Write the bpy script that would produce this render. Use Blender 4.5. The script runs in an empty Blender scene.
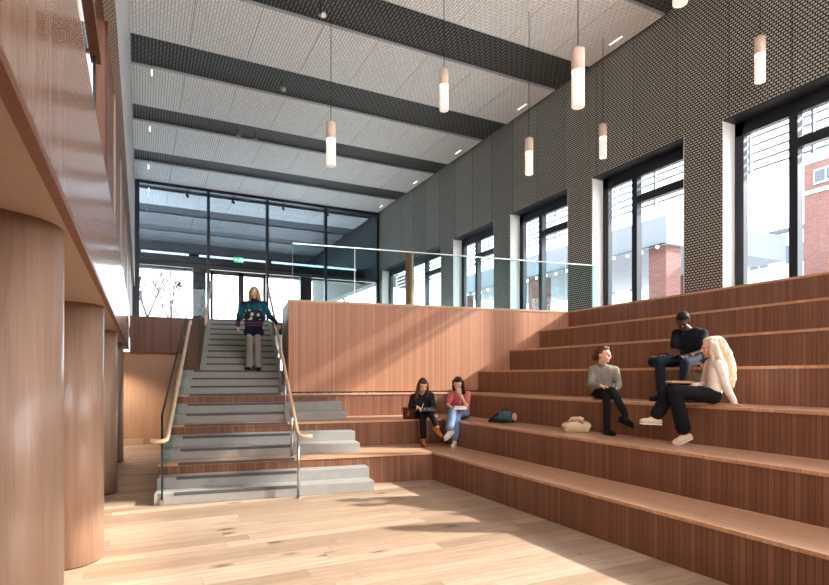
import bpy, bmesh, math, random
from mathutils import Vector, Matrix, Euler
random.seed(7)
SC = bpy.context.scene
COL = SC.collection
PI = math.pi

# ------------------------------------------------------------------ camera, sky, sun, exposure
cam_d = bpy.data.cameras.new('camera')
cam = bpy.data.objects.new('camera', cam_d); COL.objects.link(cam)
cam_d.sensor_width = 36.0
cam_d.sensor_fit = 'HORIZONTAL'
cam_d.lens = 36.0 * 555 / 829
cam_d.shift_y = (376.15 - 292.5) / 829
cam_d.clip_end = 500
cam.location = (0, 0, 1.6817)
cam.rotation_euler = (PI / 2, 0, -math.radians(26.234))
SC.camera = cam

W = bpy.data.worlds.new('sky'); SC.world = W; W.use_nodes = True
bg = W.node_tree.nodes['Background']
bg.inputs['Color'].default_value = (0.93, 0.955, 1.0, 1)
bg.inputs['Strength'].default_value = 6.6

sun_d = bpy.data.lights.new('sun', 'SUN'); sun = bpy.data.objects.new('sun', sun_d); COL.objects.link(sun)
sun_d.energy = 10.5
sun_d.angle = math.radians(1.2)
sun_d.color = (1.0, 0.94, 0.87)
sun.location = (30, -12, 25)
sun.rotation_euler = Vector((-1.0, 0.42, -0.625)).to_track_quat('-Z', 'Y').to_euler()

vs = SC.view_settings
SC.display_settings.display_device = 'sRGB'
vs.view_transform = 'Standard'; vs.look = 'None'; vs.gamma = 1.0; vs.use_curve_mapping = False
vs.exposure = 0.55
try:
    SC.cycles.max_bounces = 10; SC.cycles.diffuse_bounces = 6; SC.cycles.glossy_bounces = 4
    SC.cycles.transparent_max_bounces = 16; SC.cycles.sample_clamp_indirect = 6.0
    SC.cycles.use_denoising = True; SC.cycles.denoiser = 'OPENIMAGEDENOISE'; SC.cycles.denoising_prefilter = 'ACCURATE'; SC.cycles.denoising_input_passes = 'RGB_ALBEDO_NORMAL'
except Exception:
    pass

# ------------------------------------------------------------------ geometry helpers
def norm(v):
    v = Vector(v); return v.normalized() if v.length > 1e-9 else Vector((0, 0, 1))

class MB:
    """collects shapes; build() links them as ONE mesh object"""
    def __init__(s): s.v = []; s.f = []
    def add(s, vs_, fs):
        o = len(s.v); s.v += [tuple(p) for p in vs_]; s.f += [tuple(i + o for i in f) for f in fs]; return s
    def box(s, x0, x1, y0, y1, z0, z1):
        if x0 > x1: x0, x1 = x1, x0
        if y0 > y1: y0, y1 = y1, y0
        if z0 > z1: z0, z1 = z1, z0
        return s.add([(x0,y0,z0),(x1,y0,z0),(x1,y1,z0),(x0,y1,z0),(x0,y0,z1),(x1,y0,z1),(x1,y1,z1),(x0,y1,z1)],
                     [(0,3,2,1),(4,5,6,7),(0,1,5,4),(1,2,6,5),(2,3,7,6),(3,0,4,7)])
    def prism(s, poly, z0, z1):
        a = sum(p[0]*q[1]-q[0]*p[1] for p, q in zip(poly, poly[1:]+poly[:1]))
        if a < 0: poly = poly[::-1]
        n = len(poly)
        vs_ = [(p[0], p[1], z0) for p in poly] + [(p[0], p[1], z1) for p in poly]
        fs = [tuple(range(n-1, -1, -1)), tuple(range(n, 2*n))] + [(i, (i+1) % n, n+(i+1) % n, n+i) for i in range(n)]
        return s.add(vs_, fs)
    def prism_x(s, poly, x0, x1):
        """poly in (y,z), extruded along x"""
        a = sum(p[0]*q[1]-q[0]*p[1] for p, q in zip(poly, poly[1:]+poly[:1]))
        if a < 0: poly = poly[::-1]
        n = len(poly)
        vs_ = [(x0, p[0], p[1]) for p in poly] + [(x1, p[0], p[1]) for p in poly]
        fs = [tuple(range(n-1, -1, -1)), tuple(range(n, 2*n))] + [(i, (i+1) % n, n+(i+1) % n, n+i) for i in range(n)]
        return s.add(vs_, fs)
    def bar(s, p, q, w, h, up=(0,0,1)):
        p = Vector(p); q = Vector(q); d = norm(q-p); u = Vector(up)
        if abs(d.dot(u)) > .99: u = Vector((1,0,0))
        l = norm(u.cross(d)); u = norm(d.cross(l))
        vs_ = []
        for c in (p, q):
            for a, b in ((-1,-1),(1,-1),(1,1),(-1,1)): vs_.append(c + l*(a*w/2) + u*(b*h/2))
        return s.add(vs_, [(0,1,2,3)[::-1],(4,5,6,7),(0,1,5,4),(1,2,6,5),(2,3,7,6),(3,0,4,7)])
    def tube(s, pts, r, n=10):
        pts = [Vector(p) for p in pts]
        rr = r if isinstance(r, (list, tuple)) else [r]*len(pts)
        ref = Vector((0,0,1)); o = len(s.v); rings = []
        d0 = norm(pts[1]-pts[0])
        if abs(d0.dot(ref)) > .95: ref = Vector((1,0,0))
        for i, p in enumerate(pts):
            d = norm((pts[min(i+1, len(pts)-1)]-pts[max(i-1, 0)]))
            l = norm(ref.cross(d)); u = d.cross(l); ref = u
            ring = []
            for k in range(n):
                t = 2*PI*k/n; ring.append(len(s.v)); s.v.append(tuple(p + (l*math.cos(t)+u*math.sin(t))*rr[i]))
            rings.append(ring)
        for a, b in zip(rings, rings[1:]):
            for k in range(n): s.f.append((a[k], a[(k+1) % n], b[(k+1) % n], b[k]))
        s.f.append(tuple(rings[0][::-1])); s.f.append(tuple(rings[-1]))
        return s
    def cyl(s, x, y, z0, z1, r, n=24, r1=None):
        return s.tube([(x,y,z0),(x,y,z1)], [r, r if r1 is None else r1], n)
    def lathe(s, x, y, prof, n=24):
        """prof: list of (r,z), closed at both ends"""
        o = len(s.v)
        for r, z in prof:
            for k in range(n):
                t = 2*PI*k/n; s.v.append((x+r*math.cos(t), y+r*math.sin(t), z))
        m = len(prof)
        for i in range(m-1):
            for k in range(n): s.f.append((o+i*n+k, o+i*n+(k+1) % n, o+(i+1)*n+(k+1) % n, o+(i+1)*n+k))
        s.f.append(tuple(o+k for k in range(n))[::-1]); s.f.append(tuple(o+(m-1)*n+k for k in range(n)))
        return s
    def ell(s, c, r, R=None, nu=14, nv=9):
        c = Vector(c); R = R or Matrix.Identity(3); o = len(s.v)
        s.v.append(tuple(c + R @ Vector((0,0,r[2]))))
        for i in range(1, nv):
            ph = PI*i/nv
            for k in range(nu):
                t = 2*PI*k/nu
                s.v.append(tuple(c + R @ Vector((r[0]*math.sin(ph)*math.cos(t), r[1]*math.sin(ph)*math.sin(t), r[2]*math.cos(ph)))))
        s.v.append(tuple(c + R @ Vector((0,0,-r[2])))); e = len(s.v)-1
        for k in range(nu):
            s.f.append((o, o+1+k, o+1+(k+1) % nu)); b = o+1+(nv-2)*nu
            s.f.append((e, b+(k+1) % nu, b+k))
        for i in range(nv-2):
            for k in range(nu):
                a = o+1+i*nu; b = a+nu
                s.f.append((a+k, b+k, b+(k+1) % nu, a+(k+1) % nu))
        return s
    def cap(s, p, r0, q, r1, n=12):
        """tapered capsule with round ends"""
        p = Vector(p); q = Vector(q); L = (q-p).length
        if L < 1e-5: return s.ell(p, (r0,)*3)
        d = (q-p)/L; pts = []; rr = []
        for t in (-80, -55, -28, 0): a = math.radians(t); pts.append(p + d*(r0*math.sin(a))); rr.append(r0*math.cos(a))
        for t in (0, 28, 55, 80): a = math.radians(t); pts.append(q + d*(r1*math.sin(a))); rr.append(r1*math.cos(a))
        return s.tube(pts, rr, n)
    def chain(s, pts, rs, n=12):
        for (p, r), (q, r2) in zip(zip(pts, rs), zip(pts[1:], rs[1:])): s.cap(p, r, q, r2, n)
        return s
    def build(s, name, mat, parent=None, origin=(0,0,0), smooth=False, remesh=None, bevel=0, soft=3, wrinkle=0, wsize=.08):
        ox, oy, oz = origin
        me = bpy.data.meshes.new(name)
        me.from_pydata([(x-ox, y-oy, z-oz) for x, y, z in s.v], [], s.f)
        uvl = me.uv_layers.new(name='uv')
        for p in me.polygons:
            n = p.normal
            if abs(n.z) > .7:
                for li in p.loop_indices:
                    c = me.vertices[me.loops[li].vertex_index].co; uvl.data[li].uv = (c.x, c.y)
            else:
                t = norm((-n.y, n.x, 0))
                for li in p.loop_indices:
                    c = me.vertices[me.loops[li].vertex_index].co; uvl.data[li].uv = (c.x*t.x+c.y*t.y, c.z)
        if isinstance(mat, str): mat = M[mat]
        me.materials.append(mat)
        o = bpy.data.objects.new(name, me); COL.objects.link(o)
        if parent is not None: o.parent = parent
        else: o.location = origin
        if smooth or remesh:
            for p in me.polygons: p.use_smooth = True
        if bevel:
            m = o.modifiers.new('bevel', 'BEVEL'); m.width = bevel; m.segments = 2; m.limit_method = 'ANGLE'
        if remesh:
            m = o.modifiers.new('remesh', 'REMESH'); m.mode = 'VOXEL'; m.voxel_size = remesh; m.use_smooth_shade = True
            if soft:
                m = o.modifiers.new('soft', 'SMOOTH'); m.iterations = soft; m.factor = .5
            if wrinkle:
                t = bpy.data.textures.new('folds', 'CLOUDS'); t.noise_scale = wsize; t.noise_depth = 2
                m = o.modifiers.new('folds', 'DISPLACE'); m.texture = t; m.strength = wrinkle; m.mid_level = .5; m.texture_coords = 'LOCAL'
        return o

def tag(o, label=None, cat=None, group=None, kind=None):
    if label: o['label'] = label
    if cat: o['category'] = cat
    if group: o['group'] = group
    if kind: o['kind'] = kind
    return o
def empty(name, loc, rz=0, label=None, cat=None, group=None, kind=None):
    o = bpy.data.objects.new(name, None); COL.objects.link(o)
    o.location = loc; o.rotation_euler = (0, 0, rz); o.empty_display_size = .1
    return tag(o, label, cat, group, kind)
def copy_tree(o, parent=None):
    c = o.copy(); COL.objects.link(c)
    if parent is not None: c.parent = parent
    for ch in list(o.children): copy_tree(ch, c)
    return c

# ------------------------------------------------------------------ materials
M = {}
class NT:
    def __init__(s, name):
        s.m = bpy.data.materials.new(name); s.m.use_nodes = True; s.t = s.m.node_tree
        s.b = s.t.nodes['Principled BSDF']; s.out = s.t.nodes['Material Output']; M[name] = s.m
    def n(s, typ, **kw):
        nd = s.t.nodes.new(typ)
        for k, v in kw.items(): setattr(nd, k, v)
        return nd
    def l(s, a, b): s.t.links.new(a, b)
    def val(s, sock, v):
        if hasattr(v, 'is_linked') or hasattr(v, 'links'): s.l(v, sock)
        else: sock.default_value = v
    def math(s, op, a, b=None, c=None):
        nd = s.n('ShaderNodeMath', operation=op); s.val(nd.inputs[0], a)
        if b is not None: s.val(nd.inputs[1], b)
        if c is not None: s.val(nd.inputs[2], c)
        return nd.outputs[0]
    def mix(s, f, a, b, mode='MIX'):
        nd = s.n('ShaderNodeMix', data_type='RGBA', blend_type=mode)
        s.val(nd.inputs[0], f)
        for i, v in ((6, a), (7, b)):
            if isinstance(v, tuple): nd.inputs[i].default_value = (*v[:3], 1)
            else: s.l(v, nd.inputs[i])
        return nd.outputs[2]
    def uv(s): return s.n('ShaderNodeTexCoord').outputs['UV']
    def obj(s): return s.n('ShaderNodeTexCoord').outputs['Object']
    def gen(s): return s.n('ShaderNodeTexCoord').outputs['Generated']
    def xyz(s, v):
        nd = s.n('ShaderNodeSeparateXYZ'); s.l(v, nd.inputs[0]); return nd.outputs
    def mapv(s, v, scale=(1,1,1), loc=(0,0,0)):
        nd = s.n('ShaderNodeMapping'); s.l(v, nd.inputs[0]); nd.inputs['Scale'].default_value = scale; nd.inputs['Location'].default_value = loc; return nd.outputs[0]
    def noise(s, v, scale=5, detail=3, rough=.5, dist=0):
        nd = s.n('ShaderNodeTexNoise'); s.l(v, nd.inputs['Vector']); nd.inputs['Scale'].default_value = scale
        nd.inputs['Detail'].default_value = detail; nd.inputs['Roughness'].default_value = rough; nd.inputs['Distortion'].default_value = dist
        return nd.outputs[0]
    def ramp(s, f, stops):
        nd = s.n('ShaderNodeValToRGB'); s.l(f, nd.inputs[0]); e = nd.color_ramp.elements
        while len(e) < len(stops): e.new(.5)
        for el, (p, c) in zip(e, stops): el.position = p; el.color = (*c[:3], 1)
        return nd.outputs[0]
    def white(s, w):
        nd = s.n('ShaderNodeTexWhiteNoise', noise_dimensions='1D'); s.l(w, nd.inputs['W']); return nd.outputs[0]
    def bump(s, h, strength=.3, dist=.01):
        nd = s.n('ShaderNodeBump'); nd.inputs['Strength'].default_value = strength; nd.inputs['Distance'].default_value = dist
        s.l(h, nd.inputs['Height']); s.l(nd.outputs[0], s.b.inputs['Normal'])
    def set(s, col=None, rough=.5, metal=0, spec=.5, coat=0):
        if col is not None:
            if isinstance(col, tuple): s.b.inputs['Base Color'].default_value = (*col[:3], 1)
            else: s.l(col, s.b.inputs['Base Color'])
        if hasattr(rough, 'links'): s.l(rough, s.b.inputs['Roughness'])
        else: s.b.inputs['Roughness'].default_value = rough
        s.b.inputs['Metallic'].default_value = metal
        s.b.inputs['Specular IOR Level'].default_value = spec
        s.b.inputs['Coat Weight'].default_value = coat
        s.b.inputs['Coat Roughness'].default_value = .08
        return s
def srgb(r, g, b):
    f = lambda c: (c/255)/12.92 if c/255 <= .04045 else ((c/255+.055)/1.055)**2.4
    return (f(r), f(g), f(b))

def plain(name, col, rough=.5, metal=0, spec=.5, nscale=0, namt=.15, bump=0):
    t = NT(name)
    if nscale:
        nz = t.noise(t.obj(), nscale, 4, .6)
        c = t.mix(nz, tuple(x*(1-namt) for x in col), tuple(min(1, x*(1+namt)) for x in col))
        t.set(c, rough, metal, spec)
        if bump: t.bump(nz, bump, .01)
    else: t.set(col, rough, metal, spec)
    return t.m
def emit(name, col, strength, base=None):
    t = NT(name); t.set(base or col, .5); t.b.inputs['Emission Color'].default_value = (*col, 1); t.b.inputs['Emission Strength'].default_value = strength

def slat(name, c0, c1, c2, pitch=.06, rough=.45):
    """vertical timber battens, one tone per batten"""
    t = NT(name); u, v, _ = t.xyz(t.uv())
    q = t.math('DIVIDE', u, pitch); cell = t.math('FLOOR', q); fr = t.math('FRACT', q)
    wn = t.white(cell)
    base = t.ramp(wn, [(0, c0), (.5, c1), (1, c2)])
    g = t.noise(t.mapv(t.uv(), (60, 4, 1)), 2.0, 4, .6)
    base = t.mix(t.math('MULTIPLY', g, .55), base, tuple(x*.62 for x in c1))
    edge = t.math('MINIMUM', fr, t.math('SUBTRACT', 1.0, fr))
    groove = t.n('ShaderNodeMapRange'); t.l(edge, groove.inputs[0]); groove.inputs[1].default_value = .01; groove.inputs[2].default_value = .09
    col = t.mix(groove.outputs[0], tuple(x*.45 for x in c0), base)
    # a panel joint every 1.2 m
    t.set(col, rough, 0, .4); t.bump(groove.outputs[0], .5, .01)
slat('batten_wood', srgb(126,81,60), srgb(140,93,70), srgb(154,106,82), .055)
slat('batten_wood_fine_lit', srgb(182,126,94), srgb(195,138,106), srgb(206,151,119), .045)  # finer battens, paler in part to carry the sun on the partition

def plank(name, cols, pitch_w, pitch_l, along='x', rough=.4, knots=True, coat=0, joint=.006):
    t = NT(name); uv = t.uv()
    u, v, _ = t.xyz(uv)
    if along == 'y': u, v = v, u
    row = t.math('FLOOR', t.math('DIVIDE', v, pitch_w))
    off = t.math('MULTIPLY', t.white(row), pitch_l)
    uu = t.math('DIVIDE', t.math('ADD', u, off), pitch_l)
    cell = t.math('ADD', t.math('MULTIPLY', row, 17.31), t.math('MULTIPLY', t.math('FLOOR', uu), 3.77))
    wn = t.white(cell)
    n = len(cols)
    base = t.ramp(wn, [(i/(n-1), c) for i, c in enumerate(cols)])
    cb = t.n('ShaderNodeCombineXYZ'); t.l(u, cb.inputs[0]); t.l(v, cb.inputs[1]); t.l(t.math('MULTIPLY', cell, .73), cb.inputs[2])
    g = t.noise(t.mapv(cb.outputs[0], (1.2, 22, 1)), 1.6, 5, .62, .6)
    gr = t.n('ShaderNodeMapRange'); t.l(g, gr.inputs[0]); gr.inputs[1].default_value = .38; gr.inputs[2].default_value = .75
    base = t.mix(t.math('MULTIPLY', gr.outputs[0], .62), base, tuple(x*.55 for x in cols[0]))
    if knots:
        vo = t.n('ShaderNodeTexVoronoi'); t.l(t.mapv(cb.outputs[0], (1.1, 2.4, 1)), vo.inputs['Vector']); vo.inputs['Scale'].default_value = 1.0
        k = t.n('ShaderNodeMapRange'); t.l(vo.outputs['Distance'], k.inputs[0]); k.inputs[1].default_value = .045; k.inputs[2].default_value = .15
        k.inputs[3].default_value = .85; k.inputs[4].default_value = 0
        base = t.mix(k.outputs[0], base, tuple(x*.22 for x in cols[0]))
    fv = t.math('FRACT', t.math('DIVIDE', v, pitch_w)); ev = t.math('MULTIPLY', t.math('MINIMUM', fv, t.math('SUBTRACT', 1.0, fv)), pitch_w)
    fu = t.math('FRACT', uu); eu = t.math('MULTIPLY', t.math('MINIMUM', fu, t.math('SUBTRACT', 1.0, fu)), pitch_l)
    e = t.math('LESS_THAN', t.math('MINIMUM', ev, eu), joint/2)
    col = t.mix(t.math('MULTIPLY', e, .6), base, tuple(x*.3 for x in cols[0]))
    t.set(col, rough, 0, .4, coat)
plank('floor_oak', [srgb(162,133,108), srgb(182,153,127), srgb(200,172,147)], .19, 2.2, 'x', .42, True, 0, .005)
plank('tread_wood', [srgb(200,152,118), srgb(210,162,127), srgb(218,170,135)], .13, 2.4, 'y', .3, False, 0, .004)
plank('tread_wood_back', [srgb(202,154,120), srgb(211,164,129), srgb(218,172,137)], .13, 2.4, 'x', .3, False, 0, .004)

def veneer(name, c0, c1, rough=.35, coat=0, scale=1.0, joint=0):
    """smooth timber veneer, grain running upwards"""
    t = NT(name); ob = t.obj()
    g1 = t.noise(t.mapv(ob, (9*scale, 9*scale, .45*scale)), 2.0, 5, .6, .8)
    g2 = t.noise(t.mapv(ob, (70*scale, 70*scale, 1.2*scale)), 2.0, 3, .6)
    f = t.math('ADD', t.math('MULTIPLY', g1, .7), t.math('MULTIPLY', g2, .3))
    col = t.ramp(f, [(.3, c0), (.68, c1)])
    t.set(col, rough, 0, .45, coat)
veneer('column_veneer', srgb(146,113,93), srgb(180,146,124), .34, .15)
veneer('parapet_veneer', srgb(140,100,80), srgb(184,146,124), .2, 0)
veneer('timber_lining', srgb(104,62,42), srgb(130,82,56), .45)
veneer('pale_oak', srgb(214,178,142), srgb(232,200,168), .35)
veneer('smooth_wall_wood', srgb(200,152,116), srgb(216,170,134), .45)
veneer('soffit_board', srgb(164,140,124), srgb(174,150,134), .5)
veneer('timber_post_wood', srgb(140,96,60), srgb(164,118,78), .5)

def mesh_metal(name, strand, hole, pu, pv, fill, stagger=.5, rough=.5, joint=None, turn=False):
    """expanded metal sheet: light strands around dark openings (openings show the black void behind)"""
    t = NT(name); br = t.n('ShaderNodeTexBrick'); v0 = t.uv()
    if turn:
        a_, b_, _c = t.xyz(v0); cb = t.n('ShaderNodeCombineXYZ'); t.l(b_, cb.inputs[0]); t.l(a_, cb.inputs[1]); v0 = cb.outputs[0]
    t.l(v0, br.inputs['Vector'])
    br.offset = stagger; br.offset_frequency = 2; br.squash = 1
    br.inputs['Scale'].default_value = 1
    br.inputs['Brick Width'].default_value = pu; br.inputs['Row Height'].default_value = pv
    br.inputs['Mortar Size'].default_value = pv*fill/2; br.inputs['Mortar Smooth'].default_value = .3
    br.inputs['Color1'].default_value = (*strand, 1); br.inputs['Color2'].default_value = (*tuple(x*.9 for x in strand), 1)
    br.inputs['Mortar'].default_value = (*hole, 1)
    col = br.outputs['Color']
    if joint:
        u, v, _ = t.xyz(t.uv()); q = t.math('DIVIDE', u, joint); fr = t.math('FRACT', q)
        j = t.math('LESS_THAN', fr, .02/joint)
        wn = t.white(t.math('FLOOR', q)); col = t.mix(t.math('MULTIPLY', wn, .22), col, (0.02,0.02,0.018))
        col = t.mix(t.math('MULTIPLY', j, .75), col, (0.01,0.01,0.01))
    t.set(col, rough, .0, .4); t.bump(br.outputs['Fac'], -.4, .01)
mesh_metal('wall_mesh', srgb(198,195,182), srgb(20,20,20), .074, .050, .52, .5, .45, 1.07)
mesh_metal('baffle_mesh', srgb(252,250,247), srgb(190,184,178), .18, .062, .27, .5, .5, None, True)
mesh_metal('shaded_baffle_mesh', srgb(120,122,124), srgb(70,72,74), .18, .062, .30, .5, .5, None, True)  # baffle mesh coloured darker to stand in for shade under the canopy
mesh_metal('void_mesh', srgb(112,110,105), srgb(30,30,30), .20, .072, .60, .5, .6, None, True)
mesh_metal('bulkhead_mesh', srgb(206,206,208), srgb(120,122,126), .035, .035, .30, .5, .5)

veneer('dark_timber', srgb(92,54,36), srgb(118,74,50), .45)
plain('dark_frame', srgb(38,40,46), .35, .3, .5)
plain('black_metal', srgb(20,21,24), .4, .2)
plain('steel', srgb(190,190,190), .28, 1.0)
plain('silver_trim', srgb(205,208,210), .3, .6)
plain('white_paint', srgb(232,232,230), .45, 0, .5)
plain('dark_paint', srgb(46,48,52), .6)
plain('soffit_dark', srgb(70,72,76), .7)
plain('grey_carpet', srgb(120,116,110), .8, 0, .3, 30, .1)
plain('fin_metal', srgb(214,216,220), .4, .2)
plain('bounce_ground', srgb(222,220,216), .9, 0, .2, 2, .15)  # paled so the sunlit ground throws light up onto the ceiling
t = NT('concrete'); nz = t.noise(t.obj(), 6, 6, .65); nz2 = t.noise(t.obj(), 90, 2, .5)
c = t.mix(nz, srgb(142,138,132), srgb(176,172,165)); c = t.mix(t.math('MULTIPLY', nz2, .2), c, srgb(130,128,122)); t.set(c, .6, 0, .3); t.bump(nz2, .08, .004)
plain('nosing_grey', srgb(84,82,79), .7)
plain('joint_black', srgb(14,14,14), .6)

def glass(name, tint=(.93,.97,.96), base=.035, gz_=.4, gl=(1,1,1)):
    t = NT(name); t.t.nodes.remove(t.b)
    tr = t.n('ShaderNodeBsdfTransparent'); tr.inputs[0].default_value = (*tint, 1)
    g = t.n('ShaderNodeBsdfGlossy'); g.inputs['Roughness'].default_value = .01; g.inputs[0].default_value = (*gl, 1)
    lw = t.n('ShaderNodeLayerWeight'); lw.inputs[0].default_value = .5
    p = t.math('POWER', lw.outputs['Facing'], 4.0); f = t.math('MULTIPLY_ADD', p, gz_, base)
    if gz_ == 0:
        t.l(tr.outputs[0], t.out.inputs[0]); return
    mx = t.n('ShaderNodeMixShader'); t.l(f, mx.inputs[0]); t.l(tr.outputs[0], mx.inputs[1]); t.l(g.outputs[0], mx.inputs[2])
    t.l(mx.outputs[0], t.out.inputs[0])
glass('window_glass', (.84,.87,.88), .015, .3)
glass('screen_glass', (.50,.57,.63), .03, .3)
glass('rail_glass', (.86,.94,.93), 0, 0)
plain('glass_edge', srgb(22,34,33), .15, 0, .6)
plain('glass_edge_pale', srgb(170,190,190), .15, 0, .6)
emit('opal_glow', (1.0,.86,.68), .36, (.9,.85,.78))
emit('opal_hot', (1.0,.92,.8), .65, (.9,.85,.78))
emit('lamp_white', (1.0,.98,.95), 5.0)
emit('slot_glow', (1.0,.95,.9), 1.4)
emit('daylight_white', (.95,.98,1.0), 2.5)
emit('sign_green', (.02,.42,.22), .8)
emit('sign_white', (.9,1.0,.95), 1.2)
t = NT('pendant_cap'); g = t.noise(t.mapv(t.obj(), (50,50,3)), 1.5, 3, .5); t.set(t.ramp(g, [(.3, srgb(214,190,170)), (.7, srgb(232,210,192))]), .45)

t = NT('brick'); br = t.n('ShaderNodeTexBrick'); t.l(t.uv(), br.inputs['Vector']); br.inputs['Scale'].default_value = 1
br.inputs['Brick Width'].default_value = .225; br.inputs['Row Height'].default_value = .075; br.inputs['Mortar Size'].default_value = .006
br.inputs['Color1'].default_value = (*srgb(120,80,72), 1); br.inputs['Color2'].default_value = (*srgb(104,68,62), 1); br.inputs['Mortar'].default_value = (*srgb(128,104,98), 1)
t.set(br.outputs['Color'], .85)
plain('render_white', srgb(196,198,202), .8)
plain('render_grey', srgb(128,134,144), .8)
plain('roof_dark', srgb(74,78,86), .7)
plain('window_dark', srgb(60,68,80), .15, 0, .6)
plain('bark', srgb(70,58,52), .9)
plain('leaf', srgb(116,118,66), .7)

# ------------------------------------------------------------------ key dimensions
PHI = -0.1403                                  # the stair and the rear tiers stand a little askew to the hall
UX = Vector((math.cos(PHI), math.sin(PHI), 0)); UY = Vector((-math.sin(PHI), math.cos(PHI), 0))
S0 = Vector((0.148, 7.946, 0))
def st(a, b, z=0): return S0 + UX*a + UY*b + Vector((0, 0, z))
RISE = .45; TD = .7356; TX = 4.2552            # right hand tiers
TB = [.60, 1.71, 2.82]                         # fronts of the rear tiers
PANEL_B = 2.95
XW = 9.42; YC = 22.66; YF = -3.0; ZC = 8.86
LAND = 3.15
def a_at_x(X, b): return (X - S0.x - UY.x*b)/UX.x
BK = []                                        # right tier fronts

# ------------------------------------------------------------------ the setting
o = MB().box(-5, XW+.3, YF, 23.2, -.2, 0).build('floor', 'floor_oak'); tag(o, 'pale knotty oak plank floor of the hall', 'floor', kind='structure')

# upper landing slab at the top of the stair
lp = MB()
A0 = st(2.13, PANEL_B+.2); A1 = Vector((3.55, 15.1, 0))
lp.prism([(A0.x, A0.y), (XW-.01, st(a_at_x(XW, PANEL_B+.2), PANEL_B+.2).y), (XW-.01, YC+.2), (A1.x, YC+.2), (A1.x, A1.y)], LAND-.35, LAND-.01)
lp.prism([(-.20, 15.25), (A1.x, 15.1), (A1.x, YC+.2), (-.20, YC+.2)], LAND-.35, LAND-.01)
o = lp.build('floor_landing', 'grey_carpet'); tag(o, 'grey upper landing floor behind the timber panel', 'floor', kind='structure')

# right wall: mesh cladding with five tall windows in view, the first stretched out of view to let sun in
WIN = [(-2.9,6.54), (7.32,9.77), (10.575,12.97), (13.77,16.18), (17.02,22.30)]
HEAD = 6.30
wr = MB()
HEAD1 = 6.95; YS = 4.2                          # unseen part nearer than YS, made taller so sun reaches the floor
wr.box(XW, XW+.45, YF, YS, HEAD1, 9.3).box(XW, XW+.45, YS, YC+.1, HEAD, 9.3)
e = YF
for y0, y1 in WIN:
    wr.box(XW, XW+.45, e, y0, 2.9, HEAD if e > 0 else HEAD1); e = y1
wr.box(XW, XW+.45, e, YC+.1, 2.9, HEAD)
wr.box(XW, XW+.45, YF, YC+.1, -.1, 2.9)
o = wr.build('wall_right', 'wall_mesh'); tag(o, 'tall side wall clad in dark expanded metal mesh', 'wall', kind='structure')

def window(i, y0, y1, label):
    root = empty('window_%d' % i, (XW, (y0+y1)/2, LAND), 0, label, 'window', kind='structure')
    og = tuple(root.location); zb = 2.9
    XF = XW+.33
    rv = MB().box(XW+.004, XF, y1-.02, y1+.004, zb, HEAD).box(XW+.004, XF, y0-.004, y0+.02, zb, HEAD).box(XW+.004, XF+.1, y0, y1, zb-.03, zb)
    rv.build('reveal', 'white_paint', root, og)
    ys = YS if i == 1 else y0
    hl = MB().box(XW+.004, XF, ys, y1-.02, HEAD-.02, HEAD+.004)
    if i == 1: hl.box(XW+.004, XF, y0+.02, ys, HEAD1-.02, HEAD1+.004)
    hl.build('head_lining', 'dark_frame', root, og)
    f = MB(); w = .11; d0, d1 = XF, XF+.12
    f.box(d0, d1, y1-.02-w*1.5, y1-.02, zb, HEAD-.02); f.box(d0, d1, y0+.02, y0+.02+w, zb, HEAD-.02)
    f.box(d0, d1, ys, y1-.02, HEAD-.02-.24, HEAD-.02)
    if i == 1: f.box(d0, d1, y0+.02, ys, HEAD1-.16, HEAD1-.02).box(d0, d1, ys-.03, ys+.03, HEAD-.26, HEAD1)
    f.box(d0, d1, y0+.02, y1-.02, zb, zb+.12)
    f.build('frame', 'dark_frame', root, og)
    n = 1 if (y1-y0) < 3 else 2
    ms = [y1-.97] if n == 1 else ([y0+1.75, y0+3.5] if y1-y0 < 6 else [5.49])
    for m in ms: MB().box(d0-.03, d1, m-.07, m+.07, zb, HEAD-.2).build('mullion', 'dark_frame', root, og)
    MB().box(d0-.02, d1, max(y0+.1, 4.3), ms[0]-.07, HEAD-.84, HEAD-.68).build('transom', 'dark_frame', root, og)
    edges = [y0+.13] + sorted(ms) + [y1-.18]
    for p, q in zip(edges, edges[1:]):
        MB().box(d0+.05, d0+.06, p, q, zb+.1, HEAD-.25).build('pane', 'window_glass', root, og)
    return root
wl = [
      'nearest visible tall window, cut by the right picture edge', 'second tall window from the right, behind the seated trio',
      'third tall window, between two mesh piers', 'fourth tall window, partly behind the glass balustrade', 'farthest and widest window beside the end glazing']
for i, ((y0, y1), l) in enumerate(zip(WIN, wl)): window(i+1, y0, y1, l)

# horizontal sun fins outside each window head
for i, (y0, y1) in enumerate(WIN):
    y0 = max(y0, 4.2)
    t = empty('sun_louvre', (XW+.75, (y0+y1)/2, HEAD-.9), 0,
        ['pale louvre blades outside the nearest visible window', 'pale louvre blades outside the second tall window from the right',
         'pale louvre blades outside the third tall window', 'pale louvre blades outside the fourth tall window', 'pale louvre blades outside the farthest window'][i], 'louvre', 'sun louvres outside the windows')
    og = tuple(t.location)
    for k in range(7):
        MB().box(XW+.66, XW+.76, y0-.1, y1+.1, HEAD+.05-k*.15, HEAD+.085-k*.15).build('blade', 'fin_metal', t, og)
    for y in (y0+.1, (y0+y1)/2, y1-.1): MB().box(XW+.4505, XW+.66, y-.02, y+.02, HEAD+.04, HEAD+.12).box(XW+.62, XW+.66, y-.02, y+.02, HEAD-.9, HEAD+.06).build('bracket', 'fin_metal', t, og)

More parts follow.
